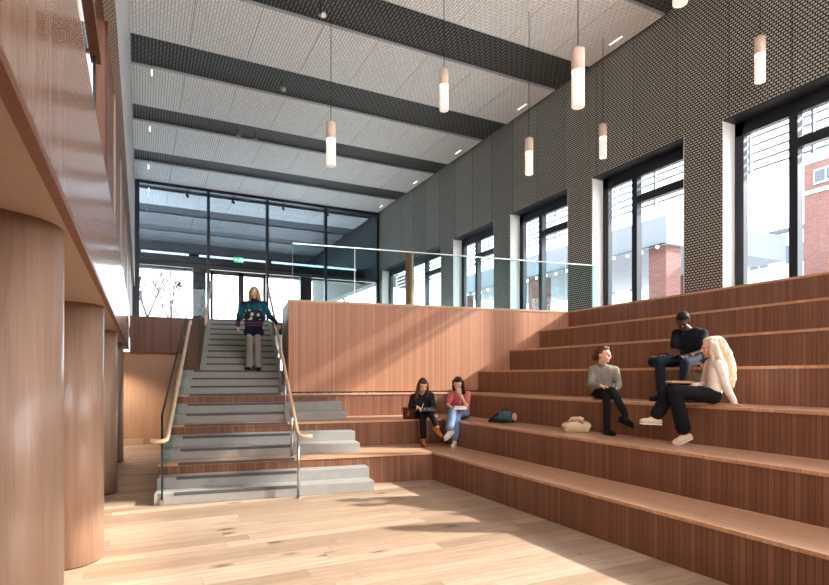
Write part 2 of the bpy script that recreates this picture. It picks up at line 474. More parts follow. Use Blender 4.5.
# dark void above the baffles, then the pale mesh baffles themselves
o = MB().box(-4.0, XW, YF, YC-.03, 8.925, 9.3).build('ceiling', 'void_mesh'); tag(o, 'dark mesh ceiling void between the pale baffles', 'ceiling', kind='structure')
o = MB().box(-4.0, XW+.45, YC+.22, 33.2, 8.925, 9.3).build('ceiling_canopy', 'soffit_dark'); tag(o, 'dark canopy soffit beyond the glazed end wall', 'ceiling', kind='structure')
bl = [('pale mesh ceiling baffle just above the camera', 1.2, 3.3), ('pale mesh ceiling baffle over the front seats', 4.45, 6.5), ('nearest pale mesh ceiling baffle in view, cut by the top right edge', 7.72, 9.75),
      ('broad pale mesh ceiling baffle crossing the top left corner', 10.98, 13.0), ('third pale mesh ceiling baffle back, behind the low brown pendant', 14.3, 16.35),
      ('fourth pale mesh ceiling baffle back, second from the glazed end wall', 17.4, 19.6), ('farthest pale mesh ceiling baffle inside, right against the glazed end wall', 20.65, 22.55),
      ('pale ceiling baffle seen through the glazing, first beyond it', 23.6, 25.6), ('ceiling baffle coloured darker for shade, second beyond the glazing', 27.0, 29.0), ('ceiling baffle coloured darker for shade, third beyond the glazing', 30.2, 32.2)]
for l, y0, y1 in bl:
    root = empty('ceiling_baffle', (2.7, (y0+y1)/2, ZC), 0, l, 'ceiling baffle', 'pale mesh baffles across the ceiling')
    og = tuple(root.location); x = -3.9; pw = 1.21
    while x < 9.3:
        x1 = min(x+pw, 9.34)
        MB().box(x+.006, x1-.006, y0, y1, ZC, ZC+.03).build('mesh_panel', 'baffle_mesh' if y0 < 25 else 'shaded_baffle_mesh', root, og); x += pw
    MB().box(-3.9, 9.34, y0-.015, y0+.005, ZC-.008, ZC+.05).box(-3.9, 9.34, y1-.005, y1+.015, ZC-.008, ZC+.05).build('edge_rail', 'silver_trim', root, og)
    MB().box(-3.9, 9.3, (y0+y1)/2-.02, (y0+y1)/2+.02, ZC+.03, 8.925).build('carrier', 'black_metal', root, og)
    if 5 < y0 < 21:
        MB().box(9.10, 9.125, y0+.85, y0+1.20, ZC-.010, ZC-.001).build('slot_light', 'slot_glow', root, og)

# left side: overhanging balcony on round columns, its parapet, and the timber lined wall above
XP = -.263
o = MB().box(-4.0, XP-.03, YF, 15.08, 2.33, 2.45).build('ceiling_balcony', 'soffit_board'); tag(o, 'smooth timber underside of the balcony', 'ceiling', kind='structure')
o = MB().box(-4.0, XP-.10, YF, 15.08, 2.95, 3.14).build('floor_balcony', 'grey_carpet'); tag(o, 'balcony floor behind the parapet', 'floor', kind='structure')
bp = empty('balcony_parapet', (XP-.06, 4.0, 2.33), 0, 'long glossy timber veneered balcony parapet above the round columns', 'parapet'); og = tuple(bp.location)
y = YF; ends = [YF, -1.25, 1.6, 4.45, 7.3, 10.15, 13.0, 15.08]
for y0, y1 in zip(ends, ends[1:]):
    MB().box(XP-.02, XP, y0+.003, y1-.003, 2.365, 3.40).build('veneer_panel', 'parapet_veneer', bp, og)
MB().box(XP-.03, XP+.006, YF, 15.08, 2.33, 2.362).build('bottom_lip', 'timber_lining', bp, og)
hr = empty('balcony_handrail', (-.32, 1.0, 3.4), 0, 'dark timber balcony handrail running above the parapet, top left', 'handrail'); og = tuple(hr.location)
MB().box(-.36, -.29, YF, 5.15, 4.20, 4.26).build('rail', 'dark_timber', hr, og)
for y in (-1, 2, 5.05): MB().box(-.34, -.32, y-.02, y+.02, 3.40, 4.20).build('post', 'dark_frame', hr, og)

o = MB().box(-.38, -.28, 5.8, YC-.1, 3.42, 6.0).build('wall_left', 'dark_timber'); tag(o, 'brown timber lined wall rising above the parapet', 'wall', kind='structure')
o = MB().box(-.30, -.20, 5.0, YC-.1, 4.93, 8.92).build('wall_left_upper', 'bulkhead_mesh'); tag(o, 'pale perforated metal strip above the timber wall', 'wall', kind='structure')
o = MB().box(-.382, -.30, 5.785, 5.80, 3.42, 4.93).box(-.285, -.272, 5.8, 5.82, 3.42, 4.93).build('trim_1', 'timber_lining'); tag(o, 'pale timber edge trim of the left wall', 'trim', kind='structure')
tl = MB()
for y in (7.2, 9.4, 12.6, 15.8, 19.0): tl.box(-.28, -.262, y, y+.09, 3.42, 4.92)
o = tl.build('trim_2', 'soffit_board'); tag(o, 'timber battens on the left wall', 'trim', kind='structure')
o = MB().box(-.6, -.12, YC-.05, YC+.12, 3.1, 9.05).build('wall_left_end', 'dark_frame'); tag(o, 'dark end post beside the glazing', 'wall', kind='structure')
o = MB().box(-4.0, XW, YF-.2, YF, 0, 4.5).box(-4.0, XW, YF-.2, YF, 8.8, 9.3).box(-4.0, -1.0, YF-.2, YF, 4.5, 8.8).box(5.5, XW, YF-.2, YF, 4.5, 8.8).build('wall_front', 'smooth_wall_wood'); tag(o, 'unseen timber wall behind the camera, its high opening shaped for fill light', 'wall', kind='structure')  # added out of view: keeps sun off the columns, opening lets sky fill in
o = MB().box(XW, XW+.45, YC+.2, 33.2, 5.9, 8.92).build('wall_canopy_side', 'dark_paint'); tag(o, 'dark side wall of the canopy beyond the glazing', 'wall', kind='structure')
o = MB().box(-4.2, -4.0, YF, 15.3, 0, 9.3).build('wall_left_back', 'smooth_wall_wood'); tag(o, 'timber wall under the balcony', 'wall', kind='structure')
o = MB().box(-4.0, 1.05, 15.25, 15.4, 0, 2.28).build('wall_rear', 'smooth_wall_wood'); tag(o, 'smooth timber wall under the landing, left of the stair', 'wall', kind='structure')
o = MB().box(-.24, 1.20, 15.10, 15.25, 2.26, LAND).build('landing_fascia', 'batten_wood'); tag(o, 'red brown slatted timber fascia of the landing, left of the stair', 'fascia panel')
o = MB().box(-4.0, .05, 15.2, 15.25, 0, .14).build('baseboard_rear', 'pale_oak'); tag(o, 'pale skirting of the rear timber wall', 'baseboard', kind='structure')

for j, (x, y) in enumerate([(-1.7, 4.3), (-1.7, 8.0), (-1.7, 11.5), (-.75, 14.4)]):  # first three are added, unseen lamps that brighten the columns
    o = empty('downlight', (x, y, 2.33), 0, ['added fill downlight behind the second column', 'added fill downlight between the second and third columns', 'added fill downlight behind the third column', 'recessed downlight near the rear timber wall'][j], 'downlight', 'downlights in the balcony underside')
    MB().lathe(0, 0, [(.06, -.006), (.06, -.0005)], 20).build('trim_ring', 'white_paint', o); MB().lathe(0, 0, [(.045, -.008), (.045, -.006)], 20).build('lens', 'lamp_white', o)
    ld = bpy.data.lights.new('downlight_bulb', 'SPOT'); ld.energy = 130 if j == 3 else 12; ld.color = (1,.9,.78); ld.spot_size = 2.2; ld.spot_blend = .6; ld.shadow_soft_size = .04
    lo_ = bpy.data.objects.new('bulb', ld); COL.objects.link(lo_); lo_.parent = o; lo_.location = (0,0,-.03)
cl = [('round timber column nearest the camera, cut by the left picture edge', 2.92), ('second round timber column from the camera, with a visible veneer seam', 5.95),
      ('third round timber column, its top catching the light', 9.2), ('fourth timber column, dark and in shade', 12.42), ('timber column off behind the camera', -.5)]
proto = None
for l, y in cl:
    if proto is None:
        proto = empty('column', (-.645, y, 0)); R = .335
        MB().lathe(0, 0, [(R, .012), (R, 2.33)], 64).build('shaft', 'column_veneer', proto, smooth=True)
        MB().lathe(0, 0, [(R-.012, 0), (R-.012, .02)], 48).build('plinth', 'joint_black', proto, smooth=False)
        an = math.radians(-118)
        MB().bar((R*math.cos(an), R*math.sin(an), .02), (R*math.cos(an), R*math.sin(an), 2.32), .008, .01).build('seam', 'timber_lining', proto)
        o = proto
    else: o = copy_tree(proto)
    o.location = (-.645, y, 0); tag(o, l, 'column', 'round timber columns under the balcony')
for c in proto.children:
    if c.name.startswith('shaft'):
        for p in c.data.polygons: p.use_smooth = abs(p.normal.z) < .5

# glazed end wall
gz = empty('window_9', (4.6, YC, LAND), 0, 'tall dark framed glazed end wall above the stair', 'window', kind='structure'); og = tuple(gz.location)
MX = [-.10, 2.33, 4.57, 7.0, 9.36]
for x in MX: MB().box(x-.05, x+.05, YC-.02, YC+.16, LAND, ZC+.02).build('mullion', 'dark_frame', gz, og)
MB().box(-.15, XW, YC-.03, YC+.16, ZC-.10, ZC+.2).build('head_frame', 'dark_frame', gz, og)
MB().box(-.15, XW, YC, YC+.14, 5.80, 5.95).build('transom', 'dark_frame', gz, og)
for x0, x1 in zip(MX, MX[1:]):
    MB().box(x0, x1, YC+.06, YC+.07, 5.9, ZC-.05).build('pane', 'screen_glass', gz, og)
    if x0 != 2.33: MB().box(x0, x1, YC+.06, YC+.07, LAND, 5.85).build('pane', 'window_glass', gz, og)
MB().box(MX[0], MX[1], YC, YC+.12, LAND, LAND+.08).box(MX[2], MX[4], YC, YC+.12, LAND, LAND+.08).build('sill', 'dark_frame', gz, og)
for x in (1.80, 6.0): MB().box(x, x+.47, YC+.3, YC+.6, LAND, 5.9).build('post', 'dark_frame', gz, og)
dr = empty('door_1', (3.45, YC, LAND), 0, 'dark framed glass double door at the head of the stair', 'door', kind='structure'); og = tuple(dr.location)
for x0, x1, hx in ((2.40, 3.55, 3.42), (3.55, 4.50, 3.68)):
    lf = MB().box(x0, x0+.10, YC+.02, YC+.09, LAND, 5.78).box(x1-.10, x1, YC+.02, YC+.09, LAND, 5.78).box(x0, x1, YC+.02, YC+.09, 5.62, 5.78).box(x0, x1, YC+.02, YC+.09, LAND, LAND+.2).build('leaf', 'dark_frame', dr, og)
    MB().box(x0+.1, x1-.1, YC+.05, YC+.06, LAND+.2, 5.62).build('pane', 'window_glass', dr, og)
    MB().tube([(hx, YC-.05, LAND+.8), (hx, YC-.05, LAND+1.4)], .015, 8).build('handle', 'steel', dr, og)
ex = empty('exit_sign', (3.44, YC-.12, 6.22), 0, 'small green emergency exit sign above the glass doors', 'sign'); og = tuple(ex.location)
MB().box(3.25, 3.62, YC-.14, YC-.10, 6.13, 6.33).build('sign_plate', 'sign_green', ex, og)
yy = YC-.145
MB().add([(3.53,yy,6.17),(3.59,yy,6.17),(3.59,yy,6.29),(3.53,yy,6.29)], [(0,1,2,3)]).build('door_symbol', 'sign_white', ex, og)
MB().add([(3.44,yy,6.16),(3.47,yy,6.16),(3.50,yy,6.22),(3.50,yy,6.27),(3.46,yy,6.27),(3.45,yy,6.22)], [(0,1,2,3,4,5)]).add([(3.475,yy,6.28),(3.505,yy,6.28),(3.505,yy,6.31),(3.475,yy,6.31)], [(0,1,2,3)]).build('running_figure', 'sign_white', ex, og)
MB().add([(3.28,yy,6.23),(3.33,yy,6.18),(3.33,yy,6.215),(3.40,yy,6.215),(3.40,yy,6.245),(3.33,yy,6.245),(3.33,yy,6.28)], [(0,1,2,3,4,5,6)]).build('arrow', 'sign_white', ex, og)
MB().box(3.42, 3.46, YC-.12, YC, 6.33, 6.37).build('bracket', 'dark_frame', ex, og)

# beyond the glazing: bulkhead, a glowing strip drawn for a daylight slot, canopy edge
o = MB().box(-.2, 12.0, 24.5, 24.9, 6.02, 6.62).build('canopy_beam', 'dark_paint'); tag(o, 'dark beam under the canopy behind the glazing', 'beam')
sl = empty('daylight_strip', (4.0, 24.45, 6.66), 0, 'long glowing strip standing in for a daylight slot behind the end glazing', 'light'); og = tuple(sl.location)
for x0, x1 in ((.0, 1.75), (2.15, 4.9), (5.1, 9.0)): MB().box(x0, x1, 24.41, 24.46, 6.60, 6.68).build('tube', 'daylight_white', sl, og)
MB().box(-.2, 9.4, 24.46, 24.498, 6.58, 6.70).build('housing', 'dark_frame', sl, og)
o = MB().box(-4, 14, 33.0, 33.3, 7.7, 9.3).build('wall_canopy_end', 'soffit_dark'); tag(o, 'dark canopy edge beyond the glazing', 'wall', kind='structure')
o = MB().box(9.9, 80, -30, 90, 2.6, 2.9).build('ground', 'bounce_ground'); tag(o, 'ground outside the windows, paled to bounce light inside', 'ground', kind='structure')
o = MB().box(-40, 9.9, YC+.3, 90, 2.6, 3.12).build('ground_rear', 'bounce_ground'); tag(o, 'forecourt outside the end doors, paled to bounce light inside', 'ground', kind='structure')

# ------------------------------------------------------------------ tiers
tier_names = ['lowest timber seating tier, beside the oak floor', 'second timber seating tier, with a green backpack and a beige bag on it', 'third timber seating tier, two women sitting on its right hand run',
   'fourth timber seating tier, the man in black sits on it', 'fifth timber seating tier, behind the man in black', 'sixth timber seating tier, second from the top', 'topmost timber seating tier under the windows']
Y0 = -2.95
for k in range(7):
    X = TX + k*TD; z0 = RISE*k; z1 = RISE*(k+1)
    X2 = X + TD + .03 if k < 6 else XW-.006
    lift = Vector((0,0,0))
    if k < 3:
        b = TB[k]; b2 = (TB[k+1]+.03) if k < 2 else PANEL_B
        Cc = st(a_at_x(X, b), b); L = st(-.02, b); L2 = st(-.02, b2); C2 = st(a_at_x(X2, b2), b2)
        C2h = st(a_at_x(X, b2), b2)
    else:
        pe = st(a_at_x(X, PANEL_B), PANEL_B); pe2 = st(a_at_x(X2, PANEL_B), PANEL_B)
    root = empty('seating_tier', (X, 6.0, z0), 0, tier_names[k], 'seating tier', 'stepped timber seating tiers'); og = tuple(root.location)
    T = .035
    if k < 3:
        MB().prism([(X, Y0), (Cc.x, Cc.y), (Cc.x+.03, Cc.y+.03), (X+.03, Y0)], z0, z1-T).build('side_riser', 'batten_wood', root, og)
        cc = st(a_at_x(X, b), b); l2 = L + UY*.03; c3 = Cc + UY*.03
        MB().prism([(L.x, L.y), (Cc.x, Cc.y), (c3.x, c3.y), (l2.x, l2.y)], z0, z1-T).build('rear_riser', 'batten_wood', root, og)
        MB().prism([(X-.012, Y0), (Cc.x-.012, Cc.y-.012), (C2.x, C2.y), (X2, Y0)], z1-T, z1).build('side_tread', 'tread_wood', root, og)
        f = L - UY*.012; g = Cc - UY*.012
        MB().prism([(f.x, f.y), (g.x-.012, g.y), (C2.x, C2.y), (L2.x, L2.y)], z1-T, z1).build('rear_tread', 'tread_wood_back', root, og)
    else:
        MB().prism([(X, Y0), (pe.x, pe.y-.004), (pe.x+.03, pe.y-.004), (X+.03, Y0)], z0, z1-T).build('side_riser', 'batten_wood', root, og)
        MB().prism([(X-.012, Y0), (pe.x-.012, pe.y-.004), (pe2.x, pe2.y-.004), (X2, Y0)], z1-T, z1).build('side_tread', 'tread_wood', root, og)
pn = empty('timber_partition', st(1.99, PANEL_B, 1.36), PHI, 'tall slatted timber partition between the stair and the right hand seats', 'partition')
aL = a_at_x(XW-.03, PANEL_B+.2) - 1.99
MB().box(0, aL, 0, .18, .02, LAND-1.36-.04).build('batten_face', 'batten_wood_fine_lit', pn)
MB().box(.0, aL, .01, .18, -.01, .02).build('shadow_gap', 'joint_black', pn)
MB().box(-.01, aL, -.01, .20, LAND-1.36-.04, LAND-1.36).build('capping', 'tread_wood_back', pn)
o = MB().box(0, .12, .2, 1.4, -.9, LAND-1.36-.02).build('stair_side_panel', 'batten_wood', pn)

# ------------------------------------------------------------------ staircase (root turned with the stair; x across, y up the flight)
sr = empty('staircase', S0, PHI, 'grey concrete staircase rising through the timber tiers to the landing', 'staircase')
G = .37
sb = [0, .33, None, .97, 1.34, None, 2.08, 2.45, None, 3.19, 3.56, 3.93] + [3.93+G*(i+1) for i in range(9)]
for i, b in enumerate(sb):
    if b is None: continue
    z1 = .15*(i+1); z0 = z1-.15
    nxt = {0: .62, 1: .60, 3: 1.73, 4: 1.71, 6: 2.84, 7: 2.82}.get(i, b+G+.05)
    if i < 9:
        base = RISE*(i//3); zz = base
        s_ = MB().box(0, 2.94, b, nxt-.002, zz+.001, z1).build('step', 'concrete', sr, bevel=.006)
        MB().box(.24, 1.86, b-.003, b+.05, z1-.035, z1+.0015).build('nosing_strip', 'nosing_grey', s_)
    elif i < 12:
        s_ = MB().box(0, 1.97, b, 7.3 if i == 11 else nxt, z0-(0 if i == 9 else .02), z1).build('step', 'concrete', sr, bevel=.006)
        MB().box(.24, 1.86, b-.003, b+.05, z1-.035, z1+.0015).build('nosing_strip', 'nosing_grey', s_)
    else:
        s_ = MB().box(.34, 1.96, b, (nxt if i < 20 else 7.8), z0-.06, z1).build('step', 'concrete', sr, bevel=.006)
        MB().box(.46, 1.86, b-.003, b+.05, z1-.035, z1+.0015).build('nosing_strip', 'nosing_grey', s_)
for k, b in enumerate(TB): # nosing strip on the tier edges inside the stair
    MB().box(.24, 1.86, b-.015, b+.05, RISE*(k+1)-.03, RISE*(k+1)+.0015).build('nosing_strip', 'nosing_grey', sr)
MB().prism_x([(4.05, 1.8), (7.6, 3.25), (7.6, 1.8)], .0, .33).build('side_curb', 'timber_lining', sr)
MB().box(.05, 1.9, 4.2, 7.4, .9, 1.78).build('soffit', 'timber_lining', sr)

# glass balustrades of the stair
gb = empty('stair_balustrade', st(.09, 0, 0), PHI, 'clear glass balustrade with dark edge along the left of the stair', 'balustrade')
prof = [(0, .05), (0, 1.18), (4.10, 2.90), (4.10, 1.35), (3.0, .95)]
MB().prism_x([(0, .03), (0, 1.17), (4.15, 2.92), (4.15, 1.62)], 0, .02).build('pane', 'rail_glass', gb)
MB().box(-.002, .022, -.012, .0, .03, 1.17).bar((.01, -.005, 1.17), (.01, 4.15, 2.92), .024, .014).build('edge', 'glass_edge', gb)
MB().prism_x([(4.2, 1.85), (4.2, 2.85), (7.5, 4.15), (7.5, 3.15)], .22, .24).build('upper_pane', 'rail_glass', gb)
MB().box(-.02, .04, -.02, .10, 0, .07).build('shoe', 'steel', gb)
gb2 = empty('stair_balustrade', st(1.95, 4.2, 1.8), PHI, 'clear glass balustrade along the right of the upper flight', 'balustrade')
MB().prism_x([(.1, .1), (.1, 1.1), (3.3, 2.38), (3.3, 1.36)], 0, .02).build('pane', 'rail_glass', gb2)

def rail(name, label, pts, posts, brackets):
    root = empty(name, st(*posts[0]) if posts else st(pts[0][0], pts[0][1], 0), PHI, label, 'handrail')
    inv = Matrix.Rotation(-PHI, 4, 'Z') @ Matrix.Translation(-Vector(root.location))
    P = [inv @ st(*p) for p in pts]
    MB().tube(P, .029, 12).build('rail', 'pale_oak', root, smooth=True)
    for a, b, z, zt in [(*p, q) for p, q in zip(posts, [None]*len(posts))]:
        # height of the rail over this post
        for p, q in zip(pts, pts[1:]):
            if p[1] <= b <= q[1] or q[1] <= b <= p[1]:
                f = (b-p[1])/(q[1]-p[1]+1e-9); zt = p[2]+f*(q[2]-p[2])
        lo = inv @ st(a, b, z); hi = inv @ st(a, b, (zt or z+.85)-.02)
        po = MB().tube([lo, hi], .019, 10).build('post', 'steel', root, smooth=True)
        MB().tube([lo, lo+Vector((0,0,.012))], .05, 14).build('base_plate', 'steel', po)
    for a, b, z, da in brackets:
        MB().tube([inv @ st(a, b, z), inv @ st(a+da, b, z-.03)], .009, 6).build('bracket', 'steel', root)
    return root
sl_ = (2.80-.86)/4.15
rail('stair_handrail', 'pale timber handrail on the left of the lower flight', [(-.02, -.14, .855), (.06, -.14, .845), (.135, -.12, .85), (.16, -.05, .865), (.165, .02, .90), (.165, 4.1, 2.77), (.165, 4.18, 2.79), (.165, 4.2, 2.72)], [],
     [(.165, b, .89+(b)*.458-.02, -.07) for b in (.5, 1.4, 2.4, 3.4)])
rail('stair_handrail', 'pale timber handrail on steel posts between stair and seats', [(2.02, -.14, .85), (1.93, -.15, .845), (1.86, -.12, .85), (1.84, -.05, .865), (1.835, .02, .90), (1.835, 4.1, 2.77), (1.835, 4.18, 2.79), (1.835, 4.2, 2.70)],
     [(1.835, -.10, 0), (1.835, .78, .45), (1.835, 1.88, .9), (1.835, 3.0, 1.35)], [])
rail('upper_handrail', 'pale timber handrail on the left of the upper flight', [(.45, 4.28, 2.72), (.45, 4.3, 2.80), (.45, 7.25, 4.10)], [], [(.45, b, 2.80+(b-4.3)*.44, -.14) for b in (4.6, 5.4, 6.2, 7.0)])
rail('upper_handrail', 'pale timber handrail on the right of the upper flight', [(1.85, 4.28, 2.72), (1.85, 4.3, 2.80), (1.85, 7.25, 4.10)], [], [(1.85, b, 2.80+(b-4.3)*.44, .10) for b in (4.6, 5.4, 6.2, 7.0)])

lb = empty('landing_balustrade', st(2.08, PANEL_B+.1, LAND), PHI, 'frameless glass balustrade standing on top of the timber panel', 'balustrade')
e = [0, 1.22, 2.44, 3.66, 4.9, 6.1, 7.0]
for p, q in zip(e, e[1:]):
    MB().box(p+.008, q-.008, 0, .018, .0, 1.09).build('pane', 'rail_glass', lb)
MB().box(0, 7.0, -.012, .03, 1.09, 1.11).build('top_channel', 'silver_trim', lb)
for x in e[1:-1]: MB().box(x-.008, x+.008, .0, .018, .0, 1.09).build('joint', 'glass_edge_pale', lb)
MB().box(-.006, .0, -.002, .02, 0, 1.09).build('end_edge', 'glass_edge', lb)

# timber posts by the far window
for y, l in ((18.75, 'round timber post by the farthest window'), ):
    o = MB().cyl(9.05, y, LAND, HEAD, .16, 24).build('timber_post', 'timber_post_wood', smooth=False); tag(o, l, 'post')

# ------------------------------------------------------------------ lamps
pend = [(2.774, 8.705, 5.103, 'brown capped cylinder pendant hanging over the stair'), (4.698, 8.379, 6.273, 'glowing cylinder pendant left of the largest one, near the top middle'),
        (4.814, 5.226, 4.987, 'largest and nearest glowing cylinder pendant'), (8.833, 5.49, 6.361, 'glowing cylinder pendant in front of the nearest window'),
        (8.791, 8.793, 6.309, 'smallest cylinder pendant, right of the largest one'), (6.863, 8.818, 5.658, 'low cylinder pendant in front of the mesh wall'),
        (5.401, 4.25, 5.839, 'cylinder pendant cut by the top picture edge')]
pp = None
for x, y, z, l in pend:
    r = .078
    if pp is None:
        pp = empty('pendant_light', (x, y, z))
        MB().lathe(0, 0, [(r-.004, .0), (r, .006), (r, .36)], 28).build('lamp_shade', 'opal_glow', pp, smooth=False)
        MB().lathe(0, 0, [(r, .36), (r, .44)], 28).build('lit_collar', 'opal_hot', pp)
        MB().lathe(0, 0, [(r+.003, .44), (r+.003, .70)], 28).build('cap', 'pendant_cap', pp)
        MB().lathe(0, 0, [(.03, .70), (.012, .75)], 12).build('cable_grip', 'steel', pp)
        for c in pp.children:
            for p in c.data.polygons: p.use_smooth = abs(p.normal.z) < .5
        o = pp
    else: o = copy_tree(pp)
    o.location = (x, y, z); tag(o, l, 'pendant lamp', 'cylinder pendant lamps')
    MB().tube([(0, 0, .74), (0, 0, 8.92-z)], .006, 6).build('cable', 'black_metal', o)
    MB().cyl(0, 0, 8.88-z, 8.92-z, .05, 14).build('ceiling_rose', 'black_metal', o)
for j, (x, y, z) in enumerate([(.22, 13.9, 8.48), (.22, 17.0, 8.45), (.22, 20.1, 8.45), (.25, 22.4, 8.40)]):
    o = empty('pin_spotlight', (x, y, z), 0, ['tiny white pin spotlight hanging nearest on the left', 'tiny white pin spotlight, second back on the left', 'tiny white pin spotlight, third back on the left', 'tiny pin spotlight right in front of the end glazing'][j], 'spotlight', 'pin spotlights along the left')
    MB().lathe(0, 0, [(.010, 0), (.014, .09), (.008, .13)], 12).build('bulb', 'lamp_white', o); MB().tube([(0,0,.12), (0,0,8.92-z)], .004, 6).build('stem', 'black_metal', o)
for j, (x, y) in enumerate([(3.08, 13.56), (3.01, 16.8), (2.52, 16.7), (3.12, 10.45), (1.6, 23.2), (3.3, 23.2), (5.3, 23.2), (7.2, 23.2)]):
    o = empty('track_spotlight', (x, y, 8.70), 0, ['small black spotlight in the dark strip behind the broad baffle', 'small black spotlight in the third dark strip, right one', 'small black spotlight in the third dark strip, left one', 'small black spotlight in the top dark strip',
        'small black spotlight behind the glazing, leftmost', 'small black spotlight behind the glazing, second from left', 'small black spotlight behind the glazing, third from left', 'small black spotlight behind the glazing, rightmost'][j], 'spotlight', 'small track spotlights')
    MB().tube([(0,.0,.0), (.02,-.14,-.1)], .05, 12).build('head', 'steel' if j < 4 else 'black_metal', o)
    MB().tube([(0,0,0), (0,0,.225)], .012, 8).build('stem', 'black_metal', o)

# ------------------------------------------------------------------ outside
def building(name, label, x0, x1, y0, y1, z0, z1, mat, wins, roof=None):
    root = empty(name, ((x0+x1)/2, (y0+y1)/2, z0), 0, label, 'building'); og = tuple(root.location)
    MB().box(x0, x1, y0, y1, z0, z1).build('wall', mat, root, og)
    for y, z, w, h in wins:
        f = MB().box(x0-.06, x0, y-w/2-.06, y+w/2+.06, z-.06, z+h+.06).build('window', 'white_paint', root, og)
        MB().box(x0-.09, x0-.05, y-w/2, y+w/2, z, z+h).build('pane', 'window_dark', f, og)
        MB().box(x0-.10, x0-.085, y-.02, y+.02, z, z+h).build('glazing_bar', 'white_paint', f, og)
    if roof:
        MB().prism([(x0-.3, y0-.3), (x1+.3, y0-.3), (x1+.3, y1+.3), (x0-.3, y1+.3)], z1, z1+.25).build('roof', roof, root, og)
    return root
b1 = building('brick_tower', 'tall red brick tower outside the nearest visible window', 24.0, 32.0, 3.5, 13.15, 2.9, 10.2, 'brick', [(12.3, 9.35, .8, .45), (9, 4.2, 1.2, 1.6), (6, 4.2, 1.2, 1.6)])
MB().box(23.95, 24.0, 3.5, 13.15, 8.95, 9.1).build('stone_band', 'render_white', b1, tuple(b1.location))
building('apartment_block', 'grey white apartment block outside, left of the brick tower', 40.0, 50.0, 18.5, 26.3, 2.9, 11.6, 'render_white',
         [(y, z, 1.3, 1.3) for y in (24.9, 22.4, 20.0) for z in (4.3, 7.0, 9.4)], 'roof_dark')
building('apartment_block', 'white rendered apartment block outside behind the canopy', 36.0, 46.0, 28.0, 41.0, 2.9, 10.5, 'render_white',
         [(y, z, 1.3, 1.4) for y in (29.6, 32.4, 35.2, 38.0) for z in (4.0, 6.4, 8.6)], 'roof_dark')
pv = empty('pavilion_canopy', (18.0, 19.0, 2.9), 0, 'low grey canopy on brick piers outside the second window', 'canopy'); og = tuple(pv.location)
MB().box(15.5, 22.0, 12.7, 27.0, 6.05, 7.0).build('roof_slab', 'render_grey', pv, og)
for x, y in ((16, 13.2), (16, 19.8), (16, 26.2), (21.4, 16.5), (21.4, 23.0)): MB().box(x-.35, x+.35, y-.35, y+.35, 2.9, 6.05).build('pier', 'brick', pv, og)
gl = empty('reflection_dots', (15.45, 19, 6.0), 0, 'row of small glowing dots outside, standing in for pendant reflections in the glass', 'reflection dots'); og = tuple(gl.location)  # glowing balls put in for reflections of the pendants in the windows
for k in range(22): MB().ell((15.42, 13.0+k*.63, 5.98-.06*abs(math.sin(k*1.0))), (.055,)*3, None, 10, 7).build('bulb', 'lamp_white', gl, og, smooth=True)
MB().box(15.40, 15.50, 12.75, 26.95, 6.045, 6.065).build('wire', 'black_metal', gl, og)

def tree(label, x, y, z, h, seed, leaves=False):
    rnd = random.Random(seed); root = empty('leafy_tree' if leaves else 'bare_tree', (x, y, z), 0, label, 'tree'); m = MB(); tips = []
    def br(p, d, L, r, dep):
        q = p + d*L; m.tube([p, q], [r, r*.7], 6)
        if dep == 0: tips.append(q); return
        for _ in range(3 if dep > 1 else 4):
            nd = norm(d + Vector((rnd.uniform(-.7,.7), rnd.uniform(-.7,.7), rnd.uniform(-.1,.45)))); br(q, nd, L*rnd.uniform(.6,.85), r*.62, dep-1)
    br(Vector((0,0,0)), Vector((0,0,1)), h*.25, .085 if not leaves else .12, 4)
    m.build('branches', 'bark', root)
    if leaves:
        lm = MB()
        for p in tips:
            for _ in range(7):
                c = p + Vector((rnd.gauss(0,.25), rnd.gauss(0,.25), rnd.gauss(0,.25))); a = Vector((rnd.gauss(0,1), rnd.gauss(0,1), rnd.gauss(0,1))).normalized()*.14; b_ = a.orthogonal().normalized()*.09
                lm.add([c-a, c+b_, c+a, c-b_], [(0,1,2,3)])
        o = lm.build('foliage', 'leaf', root); o['kind'] = 'stuff'
tree('bare winter tree with thin branches outside the left end glazing', .25, 27.0, 3.12, 4.4, 3)
tree('second bare winter tree outside the left end glazing, farther right', 1.3, 29.0, 3.12, 4.6, 11)
tree('yellow green leafy tree seen through the glass balustrade', 12.4, 36.5, 2.9, 7.5, 5, True)
# ------------------------------------------------------------------ people
FW = Vector((math.sin(math.radians(26.234)), math.cos(math.radians(26.234)), 0)); RT = Vector((FW.y, -FW.x, 0)); UPV = Vector((0,0,1))
def cv(r, u, t): return RT*r + UPV*u - FW*t           # right, up, towards the lens side of the hall
def cloth(name, col, rough=.85, n=60, amt=.18): plain(name, col, rough, 0, .2, n, amt, .25)
cloth('navy_cloth', srgb(34,36,44)); cloth('black_cloth', srgb(22,22,26)); cloth('pink_knit', srgb(198,104,98)); cloth('pale_denim', srgb(112,132,160)); cloth('taupe_knit', srgb(132,124,110), .9, 120)
cloth('dark_denim', srgb(30,36,50)); cloth('cream_cloth', srgb(236,222,208)); cloth('grey_trousers', srgb(150,142,132)); cloth('tan_leather', srgb(160,98,54), .55, 20); cloth('white_leather', srgb(226,218,210), .5, 20)
cloth('beige_leather', srgb(218,192,166), .6, 20); cloth('black_leather', srgb(22,21,22), .4, 20); cloth('brown_leather', srgb(78,40,30), .5, 14, .3)
def skin(name, col):
    t = NT(name); nz = t.noise(t.obj(), 25, 3, .5); t.set(t.mix(nz, tuple(x*.88 for x in col), col), .5, 0, .35); t.b.inputs['Subsurface Weight'].default_value = .0
skin('skin_fair', srgb(228,178,152)); skin('skin_dark', srgb(84,54,42)); skin('lip_rose', srgb(190,110,104)); skin('lip_dark', srgb(92,52,46))
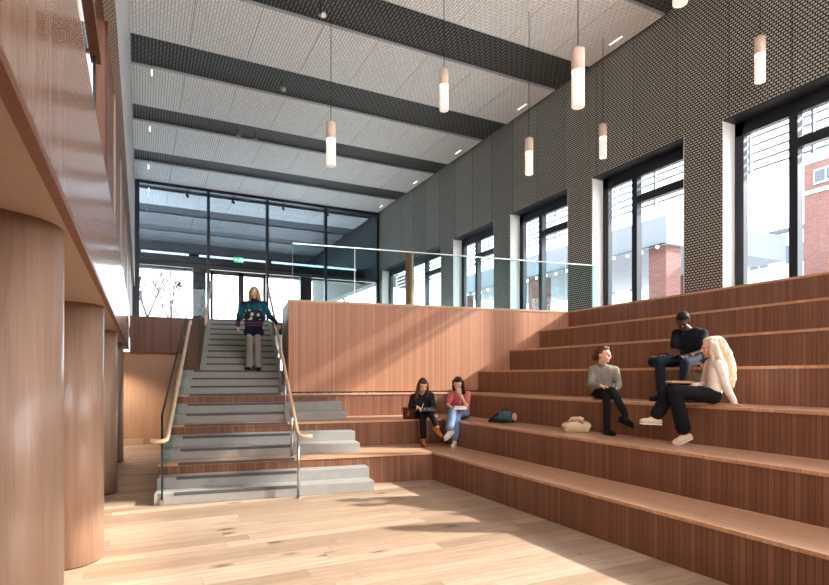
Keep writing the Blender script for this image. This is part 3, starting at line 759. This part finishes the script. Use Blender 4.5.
plain('eye_white', srgb(190,182,174), .4); plain('iris_dark', srgb(40,28,22), .2)
def hairm(name, c0, c1):
    t = NT(name); nz = t.noise(t.mapv(t.obj(), (90,90,14)), 1.2, 3, .6); t.set(t.ramp(nz, [(.3, c0), (.7, c1)]), .6, 0, .25); t.bump(nz, .6, .006)
hairm('hair_brown', srgb(58,36,24), srgb(104,70,46)); hairm('hair_dark', srgb(30,20,17), srgb(62,42,34)); hairm('hair_black', srgb(12,11,11), srgb(28,24,22)); hairm('hair_blond', srgb(196,166,128), srgb(240,226,204)); hairm('hair_fawn', srgb(150,116,86), srgb(196,162,128))
# patterned jumper: teal ground, coloured bands near the hem, pale knitted motif on the chest
t = NT('patterned_knit'); ob = t.obj(); x_, y_, z_ = t.xyz(ob)
col = t.ramp(t.math('MULTIPLY', z_, .6), [(.50, srgb(26,30,52)), (.545, srgb(26,30,52)), (.55, srgb(120,50,58)), (.565, srgb(40,52,86)), (.585, srgb(40,52,86)), (.59, srgb(128,58,66)), (.605, srgb(28,36,54)), (.66, srgb(24,52,66)), (.72, srgb(30,96,108)), (.80, srgb(28,88,102)), (.84, srgb(22,42,60))])
vo = t.n('ShaderNodeTexVoronoi'); t.l(ob, vo.inputs['Vector']); vo.inputs['Scale'].default_value = 11
cell = t.math('LESS_THAN', vo.outputs['Distance'], .42)
ix = t.math('LESS_THAN', t.math('ABSOLUTE', t.math('ADD', x_, .02)), .15); iz = t.math('MULTIPLY', t.math('GREATER_THAN', z_, 1.04), t.math('LESS_THAN', z_, 1.25))
msk = t.math('MULTIPLY', t.math('MULTIPLY', ix, iz), t.math('LESS_THAN', y_, .02))
col = t.mix(t.math('MULTIPLY', msk, .8), col, srgb(30,34,44)); col = t.mix(t.math('MULTIPLY', msk, cell), col, srgb(214,196,182)); t.set(col, .9, 0, .2)

JT = {"A": {"head": [4.547, 8.885, 1.508], "neck": [4.593, 9.019, 1.378], "shR": [4.461, 9.106, 1.301], "shL": [4.734, 8.927, 1.33], "elR": [4.408, 9.11, 1.119], "elL": [4.718, 8.801, 1.118], "wrR": [4.389, 8.807, 1.144], "wrL": [4.595, 8.683, 1.092], "hipR": [4.567, 9.143, 0.988], "hipL": [4.674, 9.068, 0.99], "knR": [4.472, 8.755, 0.985], "knL": [4.577, 8.67, 1.04], "anR": [4.479, 8.718, 0.563], "anL": [4.6, 8.435, 0.794]}, "B": {"head": [5.123, 8.624, 1.54], "neck": [5.209, 8.715, 1.411], "shR": [5.069, 8.762, 1.357], "shL": [5.348, 8.646, 1.356], "elR": [4.962, 8.703, 1.171], "elL": [5.198, 8.453, 1.15], "wrR": [4.934, 8.494, 1.111], "wrL": [5.073, 8.47, 1.374], "hipR": [5.234, 8.792, 0.99], "hipL": [5.331, 8.722, 0.991], "knR": [5.005, 8.459, 0.996], "knL": [4.904, 8.442, 1.056], "anR": [4.902, 8.376, 0.559], "anL": [4.769, 8.33, 0.752]}, "C": {"head": [5.774, 5.761, 1.976], "neck": [5.821, 5.849, 1.832], "shR": [5.721, 5.921, 1.769], "shL": [5.975, 5.751, 1.768], "elR": [5.608, 5.843, 1.552], "elL": [5.918, 5.623, 1.56], "wrR": [5.579, 5.634, 1.551], "wrL": [5.727, 5.494, 1.509], "hipR": [5.793, 5.908, 1.443], "hipL": [5.883, 5.819, 1.444], "knR": [5.654, 5.486, 1.483], "knL": [5.613, 5.551, 1.415], "anR": [5.722, 5.318, 1.164], "anL": [5.588, 5.518, 0.962]}, "D": {"head": [6.587, 5.137, 2.422], "neck": [6.737, 5.153, 2.334], "shR": [6.688, 5.311, 2.268], "shL": [6.794, 4.991, 2.25], "elR": [6.57, 5.257, 2.041], "elL": [6.643, 4.909, 2.008], "wrR": [6.416, 5.11, 1.944], "wrL": [6.436, 4.967, 1.94], "hipR": [6.821, 5.178, 1.921], "hipL": [6.824, 5.043, 1.911], "knR": [6.268, 5.25, 1.879], "knL": [6.319, 4.891, 1.845], "anR": [6.236, 5.199, 1.456], "anL": [6.243, 4.861, 1.472]}, "E": {"head": [5.859, 4.203, 2.007], "neck": [5.9, 4.183, 1.884], "shR": [5.972, 4.303, 1.824], "shL": [5.806, 4.073, 1.812], "elR": [5.896, 4.318, 1.578], "elL": [5.824, 3.997, 1.567], "wrR": [5.71, 4.321, 1.568], "wrL": [5.914, 3.953, 1.373], "hipR": [5.92, 4.24, 1.461], "hipL": [5.792, 4.124, 1.456], "knR": [5.52, 4.437, 1.533], "knL": [5.398, 4.319, 1.514], "anR": [5.372, 4.555, 1.218], "anL": [5.546, 4.312, 1.04]}, "F": {"head": [2.082, 11.683, 3.394], "neck": [2.104, 11.784, 3.258], "shR": [1.927, 11.893, 3.178], "shL": [2.286, 11.694, 3.176], "elR": [1.821, 11.923, 2.948], "elL": [2.389, 11.599, 2.912], "wrR": [1.778, 11.833, 2.7], "wrL": [2.52, 11.445, 2.743], "hipR": [2.022, 11.824, 2.678], "hipL": [2.171, 11.751, 2.678], "knR": [2.015, 11.783, 2.262], "knL": [2.167, 11.708, 2.262], "anR": [2.022, 11.824, 1.891], "anL": [2.176, 11.703, 1.89]}}
def hand(m, w, d, n, curl, side):
    d = norm(d); n = norm(Vector(n) - d*Vector(n).dot(d)); s = norm(d.cross(n))*side
    for k in range(4):
        o_ = s*((k-1.5)*.018); m.cap(w + o_*.6 + d*.005, .014, w + o_ + d*.075, .0105, 8)
    for k, L in enumerate((.062, .070, .066, .052)):
        o_ = s*((1.5-k)*.0195); p = w + o_ + d*.078; a = curl
        d1 = norm(d*math.cos(a)+n*math.sin(a)); q = p + d1*L*.52; d2 = norm(d*math.cos(a*2.1)+n*math.sin(a*2.1)); m.cap(p, .0092, q, .0085, 8); m.cap(q, .0085, q+d2*L*.48, .0070, 8)
    p = w + s*.024 + d*.02; d1 = norm(d*.62 + s*.70 + n*.35); q = p + d1*.04; d2 = norm(d*.85 + s*.30 + n*.5); m.cap(p, .0125, q, .010, 8); m.cap(q, .010, q+d2*.032, .0078, 8)

def person(key, label, base_z, face, st_):
    J = {k: Vector(v) for k, v in JT[key].items()}
    hm = (J['hipL']+J['hipR'])/2
    og = (hm.x, hm.y, base_z)
    root = empty('person', og, 0, label, 'person')
    sk = st_['skin']
    H = J['head']; N = J['neck']; f = norm(cv(*face)); l = norm(UPV.cross(f)); u = norm(f.cross(l)); R = Matrix((f, l, u)).transposed()
    P = lambda a, b, c: H + f*a + l*b + u*c
    b = MB()
    b.ell(P(-.012,0,.026), (.096,.074,.092), R, 18, 12).ell(P(.022,0,-.045), (.066,.057,.066), R, 16, 10).ell(P(.058,0,-.088), (.024,.026,.02), R)
    b.cap(P(.086,0,.012), .009, P(.108,0,-.024), .0135, 8).cap(P(.082,-.03,.026), .010, P(.082,.03,.026), .010, 8)
    b.cap(P(.084,-.016,-.058), .008, P(.084,.016,-.058), .008, 8)
    for q in (-1, 1): b.ell(P(-.008, q*.077, -.008), (.022,.010,.032), R).ell(P(.06, q*.036, -.03), (.024,.024,.026), R)
    b.cap(N + Vector((0,0,-.03)), .054, P(-.018,0,-.075), .048, 14)
    ch = N*.78 + hm*.22; wa = N*.42 + hm*.58
    for q in 'LR':
        sh = J['sh'+q]; b.cap(ch*.35+sh*.65, .055, sh, .04).cap(N + Vector((0,0,-.03)), .045, sh, .04)
        b.chain([sh, J['el'+q], J['wr'+q]], [.038, .031, .023])
        b.chain([J['hip'+q], J['kn'+q], J['an'+q]], [.062, .044, .030])
        b.cap(J['hip'+q], .07, ch*.6+sh*.4, .07)
        hd = st_.get('hand'+q, {}); d = hd.get('d'); d = cv(*d) if d else J['wr'+q]-J['el'+q]; n = cv(*hd.get('n', (0,-1,0)))
        hand(b, J['wr'+q], d, n, hd.get('curl', .35), (1 if q == 'L' else -1)*hd.get('flip', 1))
    b.cap(ch, .09, hm, .09)
    b.build('body', sk, root, og, remesh=.0068, soft=2)
    lip = 'lip_dark' if sk == 'skin_dark' else 'lip_rose'
    for q in (-1, 1):
        e_ = MB().ell(P(.076, q*.030, .008), (.0095,.011,.0052), R, 10, 8).build('eyelid' if st_.get('lids') else 'eye', sk if st_.get('lids') else 'eye_white', root, og, smooth=True)
        if not st_.get('lids'): MB().ell(P(.0835, q*.030, .0075), (.0035,.0052,.0046), R, 8, 6).build('iris', 'iris_dark', e_, og)
        MB().cap(P(.090, q*.016, .034), .0032, P(.080, q*.048, .033), .0026, 6).build('eyebrow', st_['hairmat'], root, og)
    MB().ell(P(.0905,0,-.0575), (.004,.020,.0062), R, 10, 6).build('lips', lip, root, og, smooth=True)
    # clothes
    top = MB(); r = st_.get('tr', 1.0); lo = st_.get('hem', 0.0)
    low = hm + (hm-ch)*max(0, lo-.16)
    for q in 'LR':
        sh = J['sh'+q]; hp = J['hip'+q] + (hm-ch)*lo; c2 = ch*.5+sh*.5
        top.chain([hp*.75+hm*.25, (hp+sh)/2*.8+wa*.2, c2], [.088*r, .082*r, .085*r]).cap(c2, .085*r, sh, .058*r).cap(N+Vector((0,0,-.045)), .052, sh, .055*r)
        e_ = J['el'+q]; w_ = J['wr'+q]; sl = st_.get('sleeve', 1)
        if sl >= 1: top.chain([sh, e_, e_.lerp(w_, .93)], [.056*r, .046*r, .036*r])
        else: top.cap(sh, .058*r, sh.lerp(e_, sl), .054*r)
    top.cap(ch, .09*r, low, .088*r)
    if lo > .15:
        for q in 'LR':
            hp = J['hip'+q] + (J['hip'+q]-hm)*.25 + (hm-ch)*lo; top.cap(hp, .092*r, hm + (hm-ch)*lo, .09*r)
    if st_.get('collar'): top.cap(N+Vector((0,0,-.03)), .066, N.lerp(P(-.018,0,-.075), .55), .060)
    top.build(st_['topname'], st_['topmat'], root, og, remesh=.011, soft=3, wrinkle=.012, wsize=.07)
    tr = MB(); w = st_.get('leg', (.084, .062, .050)); 
    for q in 'LR':
        kn = J['kn'+q]; an = J['an'+q]; e_ = kn.lerp(an, st_.get('legend', .93))
        tr.chain([J['hip'+q], kn, e_], list(w))
        tr.cap(J['hip'+q], .088, hm, .10)
    tr.build(st_.get('legname', 'trousers'), st_['legmat'], root, og, remesh=.011, soft=3, wrinkle=.010, wsize=.06)
    for q in 'LR':
        an = J['an'+q]; td = cv(*st_['toe'+q]); fz = st_.get('floor'+q)
        tn = norm(td); dn = Vector((0,0,-1)); dn = norm(dn - tn*dn.dot(tn)); sd = tn.cross(dn)
        ad = .062
        if fz is not None: ad = max(.03, an.z - fz - .036)
        A_ = an + dn*ad; s_ = MB(); hl = A_ - tn*.045; bl_ = A_ + tn*.105; tp = A_ + tn*.155
        for k in (-1, 1):
            s_.cap(hl + sd*.008*k, .034, bl_ + sd*.014*k, .033).cap(bl_ + sd*.014*k, .033, tp + sd*.006*k - dn*-.004, .027)
        s_.cap(A_ - tn*.01, .04, A_ + tn*.05 - dn*.02, .034).cap(an + dn*.012 - tn*.008, st_.get('ankle', .040), A_, .042)
        so = s_.build(st_.get('shoename', 'shoe'), st_['shoemat'], root, og, remesh=.008, soft=2)
        sl_m = MB(); c_ = A_ + dn*.031
        pts = []
        for t_, wd in ((-.078,.012), (-.06,.032), (0,.036), (.06,.042), (.11,.046), (.155,.038), (.180,.016)): pts.append((t_, wd))
        lo_ = [c_ + tn*t_ + sd*wd for t_, wd in pts] + [c_ + tn*t_ - sd*wd for t_, wd in pts[::-1]]
        n_ = len(lo_); sl_m.add([p - dn*.004 for p in lo_] + [p + dn*st_.get('solet', .010) for p in lo_], [tuple(range(n_)), tuple(range(2*n_-1, n_-1, -1))] + [(i, n_+i, n_+(i+1) % n_, (i+1) % n_) for i in range(n_)])
        sl_o = sl_m.build('sole', st_.get('solemat', 'black_leather'), so, og); sl_o.location = (0,0,0)
    # hair
    h = MB(); h.ell(P(-.030,0,.034), (.094,.086,.094), R, 18, 12).ell(P(-.004,0,.086), (.080,.074,.044), R, 16, 10)
    for (pts, rs) in st_.get('hair', []): h.chain([P(*p) for p in pts], rs, 10)
    for (c_, r_) in st_.get('hairblob', []): h.ell(P(*c_), r_, R)
    h.build('hair', st_['hairmat'], root, og, remesh=.0085, soft=1, wrinkle=st_.get('curl', .012), wsize=st_.get('curlsize', .03))
    return root, og, J, P
# fix: children of children are built with the same origin, so they need no offset of their own

person('A', 'woman in a dark jacket sitting by the brown satchel, writing on a tablet', .9, (.22,-.50,.86), dict(skin='skin_fair', lids=True, hairmat='hair_brown', topname='jacket', topmat='navy_cloth', legmat='black_cloth', shoemat='tan_leather', shoename='boot', ankle=.05,
    tr=1.08, legend=.88, toeR=(.03,0,.2), toeL=(.13,-.12,.10), floorR=.45, hem=.1, handR=dict(d=(.6,-.35,.5), n=(0,-1,.2), curl=.5), handL=dict(d=(-.75,-.15,.45), n=(0,1,0), curl=.45, flip=-1),
    hair=[([(-.02,.07,.02), (.02,.088,-.09), (.04,.10,-.22), (.03,.10,-.36)], [.04,.036,.036,.018]), ([(-.02,-.07,.02), (.02,-.088,-.09), (.04,-.11,-.20), (.03,-.11,-.32)], [.04,.036,.036,.018]), ([(-.08,0,-.0), (-.10,0,-.14), (-.11,0,-.28)], [.07,.06,.04])], hairblob=[((-.05,0,.085), (.06,.06,.05))]))
person('B', 'woman in a pink top and pale jeans, hand at her chin, sitting in the corner', .9, (-.14,-.46,.87), dict(skin='skin_fair', lids=True, hairmat='hair_dark', topname='knit_top', topmat='pink_knit', sleeve=.75, legmat='pale_denim', leg=(.086,.074,.078), legend=.86, shoemat='white_leather', solemat='white_leather',
    toeR=(-.05,0,.2), toeL=(-.13,-.11,.12), floorR=.45, tr=1.0, handR=dict(d=(.75,-.1,.4), n=(0,1,0), curl=.4, flip=-1), handL=dict(d=(-.25,.9,-.1), n=(-.3,0,-.9), curl=.9),
    hair=[([(-.02,.07,.03), (0,.09,-.09), (.0,.105,-.22), (-.01,.11,-.33)], [.04,.036,.034,.018]), ([(-.03,-.07,.03), (-.04,-.08,-.10), (-.06,-.07,-.2)], [.04,.034,.02]), ([(-.08,0,0), (-.1,.03,-.16), (-.1,.05,-.28)], [.07,.06,.035])]))
person('C', 'woman in a taupe jumper and black tights sitting near the beige bag', 1.35, (.62,-.04,.78), dict(skin='skin_fair', hairmat='hair_brown', topname='jumper', topmat='taupe_knit', collar=True, legmat='black_cloth', legname='tights', leg=(.088,.058,.040), legend=.98, shoemat='black_leather', solet=.018,
    tr=1.06, hem=.12, toeR=(.13,-.07,.14), toeL=(.05,0,.2), floorL=.9, handR=dict(d=(.8,-.1,.35), n=(0,-1,0), curl=.45), handL=dict(d=(-.2,-.6,.6), n=(-.6,0,-.5), curl=.5),
    hair=[([(-.09,0,.02), (-.115,0,-.03)], [.05,.045]), ([(.03,.04,.095), (-.03,.07,.06), (-.09,.03,0)], [.03,.035,.03]), ([(.03,-.04,.095), (-.03,-.07,.06), (-.09,-.03,0)], [.03,.035,.03])], hairblob=[((-.135,0,-.035), (.045,.05,.045))]))
person('D', 'man in a black polo shirt sitting one tier higher, looking down at a phone', 1.8, (-.42,-.60,.66), dict(skin='skin_dark', lids=True, hairmat='hair_black', topname='polo_shirt', topmat='black_cloth', sleeve=.72, legmat='dark_denim', leg=(.098,.070,.058), shoemat='black_leather', tr=1.22, hem=.06,
    toeR=(-.19,0,.05), toeL=(-.13,0,.14), floorR=1.35, floorL=1.35, handR=dict(d=(-.1,-.25,.7), n=(.6,.5,0), curl=.5), handL=dict(d=(-.9,-.1,.2), n=(0,.6,.3), curl=.5, flip=-1),
    hair=[], hairblob=[((-.01,0,.075), (.085,.08,.055))], curl=.022, curlsize=.02))
person('E', 'woman with long blond hair and a cream blouse leaning back on one hand', 1.35, (-.93,-.14,-.22), dict(skin='skin_fair', hairmat='hair_blond', topname='blouse', topmat='cream_cloth', legmat='black_cloth', leg=(.092,.080,.080), legend=.90, shoemat='beige_leather', solemat='white_leather', tr=.98,
    toeL=(-.19,-.07,.03), toeR=(-.2,.01,.0), handR=dict(d=(-.8,0,.3), n=(0,-1,0), curl=.2), handL=dict(d=(.92,-.22,.05), n=(0,-1,0), curl=.08),
    hair=[([(-.08,0,.05), (-.13,0,-.10), (-.15,.01,-.25), (-.15,.02,-.38), (-.15,.02,-.47)], [.075,.08,.075,.055,.02]), ([(-.02,.08,.02), (-.03,.10,-.10), (-.07,.10,-.24), (-.09,.09,-.36)], [.04,.042,.04,.02]), ([(.01,.072,.05), (.03,.085,-.06), (.02,.09,-.16)], [.03,.03,.015]), ([(-.02,-.08,.02), (-.04,-.09,-.12), (-.05,-.09,-.26)], [.04,.04,.02])]))
person('F', 'woman in a teal patterned jumper walking down the stair, hand on the rail', 1.8, (0,-.22,.97), dict(skin='skin_fair', lids=True, hairmat='hair_fawn', topname='jumper', topmat='patterned_knit', collar=True, legmat='grey_trousers', leg=(.085,.074,.092), legend=.97, shoemat='black_leather', tr=1.18, hem=.18,
    toeR=(-.04,0,.2), toeL=(.05,0,.2), floorR=1.8, floorL=1.8, handR=dict(d=(.15,-.9,.2), n=(.8,0,0), curl=.45), handL=dict(d=(.5,-.5,.6), n=(-.2,-.8,.2), curl=.7),
    hair=[([(-.02,.07,.03), (-.01,.092,-.08), (-.03,.11,-.17)], [.04,.04,.025]), ([(-.02,-.07,.03), (-.01,-.092,-.08), (-.03,-.11,-.17)], [.04,.04,.025]), ([(-.07,0,0), (-.1,0,-.15), (-.1,0,-.26)], [.075,.08,.04])]))

# ------------------------------------------------------------------ things they carry
plain('tablet_black', srgb(24,24,28), .2); plain('screen_grey', srgb(70,76,86), .15); plain('paper', srgb(236,230,220), .8); plain('cover_tan', srgb(196,150,112), .6)
cloth('olive_canvas', srgb(98,86,66)); cloth('beige_canvas', srgb(222,198,162), .85, 40, .1); cloth('teal_nylon', srgb(70,92,96), .5, 30); cloth('teal_dark', srgb(32,40,44), .6, 30); cloth('peach_fabric', srgb(214,162,132))
def slab(name, label, cat, c, ax, ay, w, h, t, parts):
    root = empty(name, c, 0, label, cat); ax = norm(ax); ay = norm(Vector(ay) - ax*Vector(ay).dot(ax)); az = ax.cross(ay)
    for pn_, mat, (x0, x1, y0, y1, z0, z1) in parts:
        m = MB().box(x0*w, x1*w, y0*h, y1*h, z0*t, z1*t); m.v = [tuple(ax*p[0]+ay*p[1]+az*p[2]) for p in m.v]; m.build(pn_, mat, root)
    return root
slab('tablet', 'dark tablet on the lap of the woman in the dark jacket', 'tablet', (4.52, 8.62, 1.10), RT, FW + UPV*.35, .24, .17, .010, [('case', 'tablet_black', (-.5,.5,-.5,.5,-.5,.4)), ('screen', 'screen_grey', (-.46,.46,-.44,.44,.4,.5))])
slab('book', 'open book on the knee of the woman in pink', 'book', (5.05, 8.42, 1.125), RT, FW + UPV*.3, .22, .16, .018, [('cover', 'cover_tan', (-.52,.52,-.52,.52,-.5,-.2)), ('page_block', 'paper', (-.5,-.01,-.5,.5,-.2,.5)), ('page_block', 'paper', (.01,.5,-.5,.5,-.2,.5))])
slab('phone', 'black phone held by the man in the polo shirt', 'phone', (6.36, 5.02, 1.965), RT*-.3+FW*-.2, UPV*.5 + RT*.6, .075, .15, .009, [('case', 'tablet_black', (-.5,.5,-.5,.5,-.5,.4)), ('screen', 'screen_grey', (-.46,.46,-.47,.47,.4,.5))])
slab('notebook', 'thin tan notebook on the lap of the blond woman', 'notebook', (5.55, 4.37, 1.615), RT, FW + UPV*.05, .26, .17, .016, [('cover', 'cover_tan', (-.5,.5,-.5,.5,-.5,.5)), ('page_block', 'paper', (-.48,.47,-.48,.48,-.35,.35))])
pn_ = slab('pen', 'slim pen in the hand of the woman in the dark jacket', 'pen', (4.44, 8.70, 1.145), UPV + RT*.4, FW, .13, .007, .007, [('barrel', 'paper', (-.4,.5,-.5,.5,-.5,.5)), ('nib', 'tablet_black', (-.5,-.4,-.3,.3,-.3,.3))])

sa = empty('satchel', (4.43, 9.12, .9), PHI, 'brown leather satchel on the tier left of the woman in the dark jacket', 'bag')
MB().box(-.15, .15, -.06, .06, 0, .20).build('body', 'brown_leather', sa, bevel=.02)
MB().box(-.155, .155, -.068, .066, .12, .215).build('flap', 'brown_leather', sa, bevel=.012)
for x in (-.08, .08): MB().box(x-.012, x+.012, -.074, -.060, .07, .15).build('buckle_strap', 'tan_leather', sa)
MB().tube([(-.06, 0, .21), (-.055, 0, .25), (0, 0, .265), (.055, 0, .25), (.06, 0, .21)], .009, 8).build('handle', 'brown_leather', sa, smooth=True)
po = empty('pouch', (4.87, 9.06, .9), PHI, 'small pale pouch lying between the two women at the rear', 'pouch')
MB().ell((0,0,.035), (.07,.045,.035)).ell((.03,0,.05), (.04,.035,.03)).build('body', 'beige_canvas', po, remesh=.008)
MB().tube([(-.06,-.02,.05), (0,-.03,.075), (.06,-.02,.05)], .004, 6).build('zip', 'brown_leather', po)
du = empty('holdall', (6.66, 5.52, 1.8), math.radians(-40), 'black holdall lying on the tier behind the knee of the man', 'bag')
MB().cap((-.13,0,.085), .08, (.13,0,.09), .085).box(-.15,.15,-.075,.075,.004,.06).build('body', 'black_leather', du, remesh=.012, wrinkle=.014)
MB().tube([(-.08,-.05,.15), (-.05,-.06,.205), (.05,-.06,.205), (.08,-.05,.15)], .008, 8).build('handle', 'black_cloth', du); MB().tube([(-.16,0,.16), (0,0,.178), (.16,0,.17)], .004, 6).build('zip', 'steel', du)
ob_ = empty('tote_bag', (6.27, 4.67, 1.35), math.radians(-30), 'olive canvas tote standing behind the blond woman', 'bag')
MB().prism([(-.15,-.06), (.15,-.06), (.15,.06), (-.15,.06)], 0, .36).ell((0,0,.22), (.15,.085,.14)).build('body', 'olive_canvas', ob_, remesh=.012, wrinkle=.015)
for y in (-.05, .05): MB().tube([(-.08, y, .33), (-.07, y, .45), (0, y*.8, .50), (.07, y, .45), (.08, y, .33)], .009, 8).build('handle', 'tan_leather', ob_, smooth=True)
be = empty('shoulder_bag', (5.47, 5.97, .9), math.radians(-42), 'beige canvas bag slumped on the second tier', 'bag')
MB().ell((-.02,0,.075), (.19,.10,.085)).ell((.09,.0,.085), (.11,.09,.075)).box(-.16,.16,-.07,.07,.004,.05).build('body', 'beige_canvas', be, remesh=.011, wrinkle=.030, wsize=.08)
MB().ell((-.02,-.01,.165), (.085,.06,.045)).ell((.04,-.02,.185), (.06,.05,.03)).build('folded_flap', 'beige_canvas', be, remesh=.010, wrinkle=.028, wsize=.05)
MB().tube([(-.13,-.05,.12), (-.06,-.09,.19), (.03,-.09,.20), (.10,-.07,.14)], .013, 8).build('strap', 'beige_canvas', be, smooth=True)
te = empty('backpack', (5.42, 7.66, .9), math.radians(-42), 'teal backpack lying on the second tier with black straps', 'bag')
MB().ell((.03,0,.12), (.15,.10,.11)).box(-.08,.15,-.085,.085,.02,.16).build('body', 'teal_nylon', te, remesh=.012, wrinkle=.022)
MB().ell((.0,0,.045), (.24,.11,.045)).build('base', 'teal_dark', te, remesh=.012, wrinkle=.015)
MB().ell((.19,-.02,.10), (.05,.06,.07)).build('side_pocket', 'peach_fabric', te, remesh=.010, wrinkle=.015)
MB().tube([(-.05,-.10,.18), (-.15,-.11,.10), (-.23,-.06,.03), (-.20,.02,.015)], .014, 8).build('strap', 'black_cloth', te, smooth=True); MB().tube([(.0,-.09,.215), (.04,-.09,.245), (.09,-.07,.21)], .009, 8).build('grab_handle', 'black_cloth', te)
wt = empty('wristwatch', (6.50, 4.945, 1.955), 0, 'silver wristwatch on the left wrist of the man', 'watch')
ax_ = norm(Vector(JT['D']['wrL'])-Vector(JT['D']['elL'])); c0 = Vector((0,0,0)); Q = ax_.to_track_quat('Z','Y')
m = MB(); m.lathe(0,0,[(.034,-.010),(.037,-.006),(.037,.006),(.034,.010)],20); m.v = [tuple(Q @ Vector(p)) for p in m.v]; m.build('band', 'steel', wt)
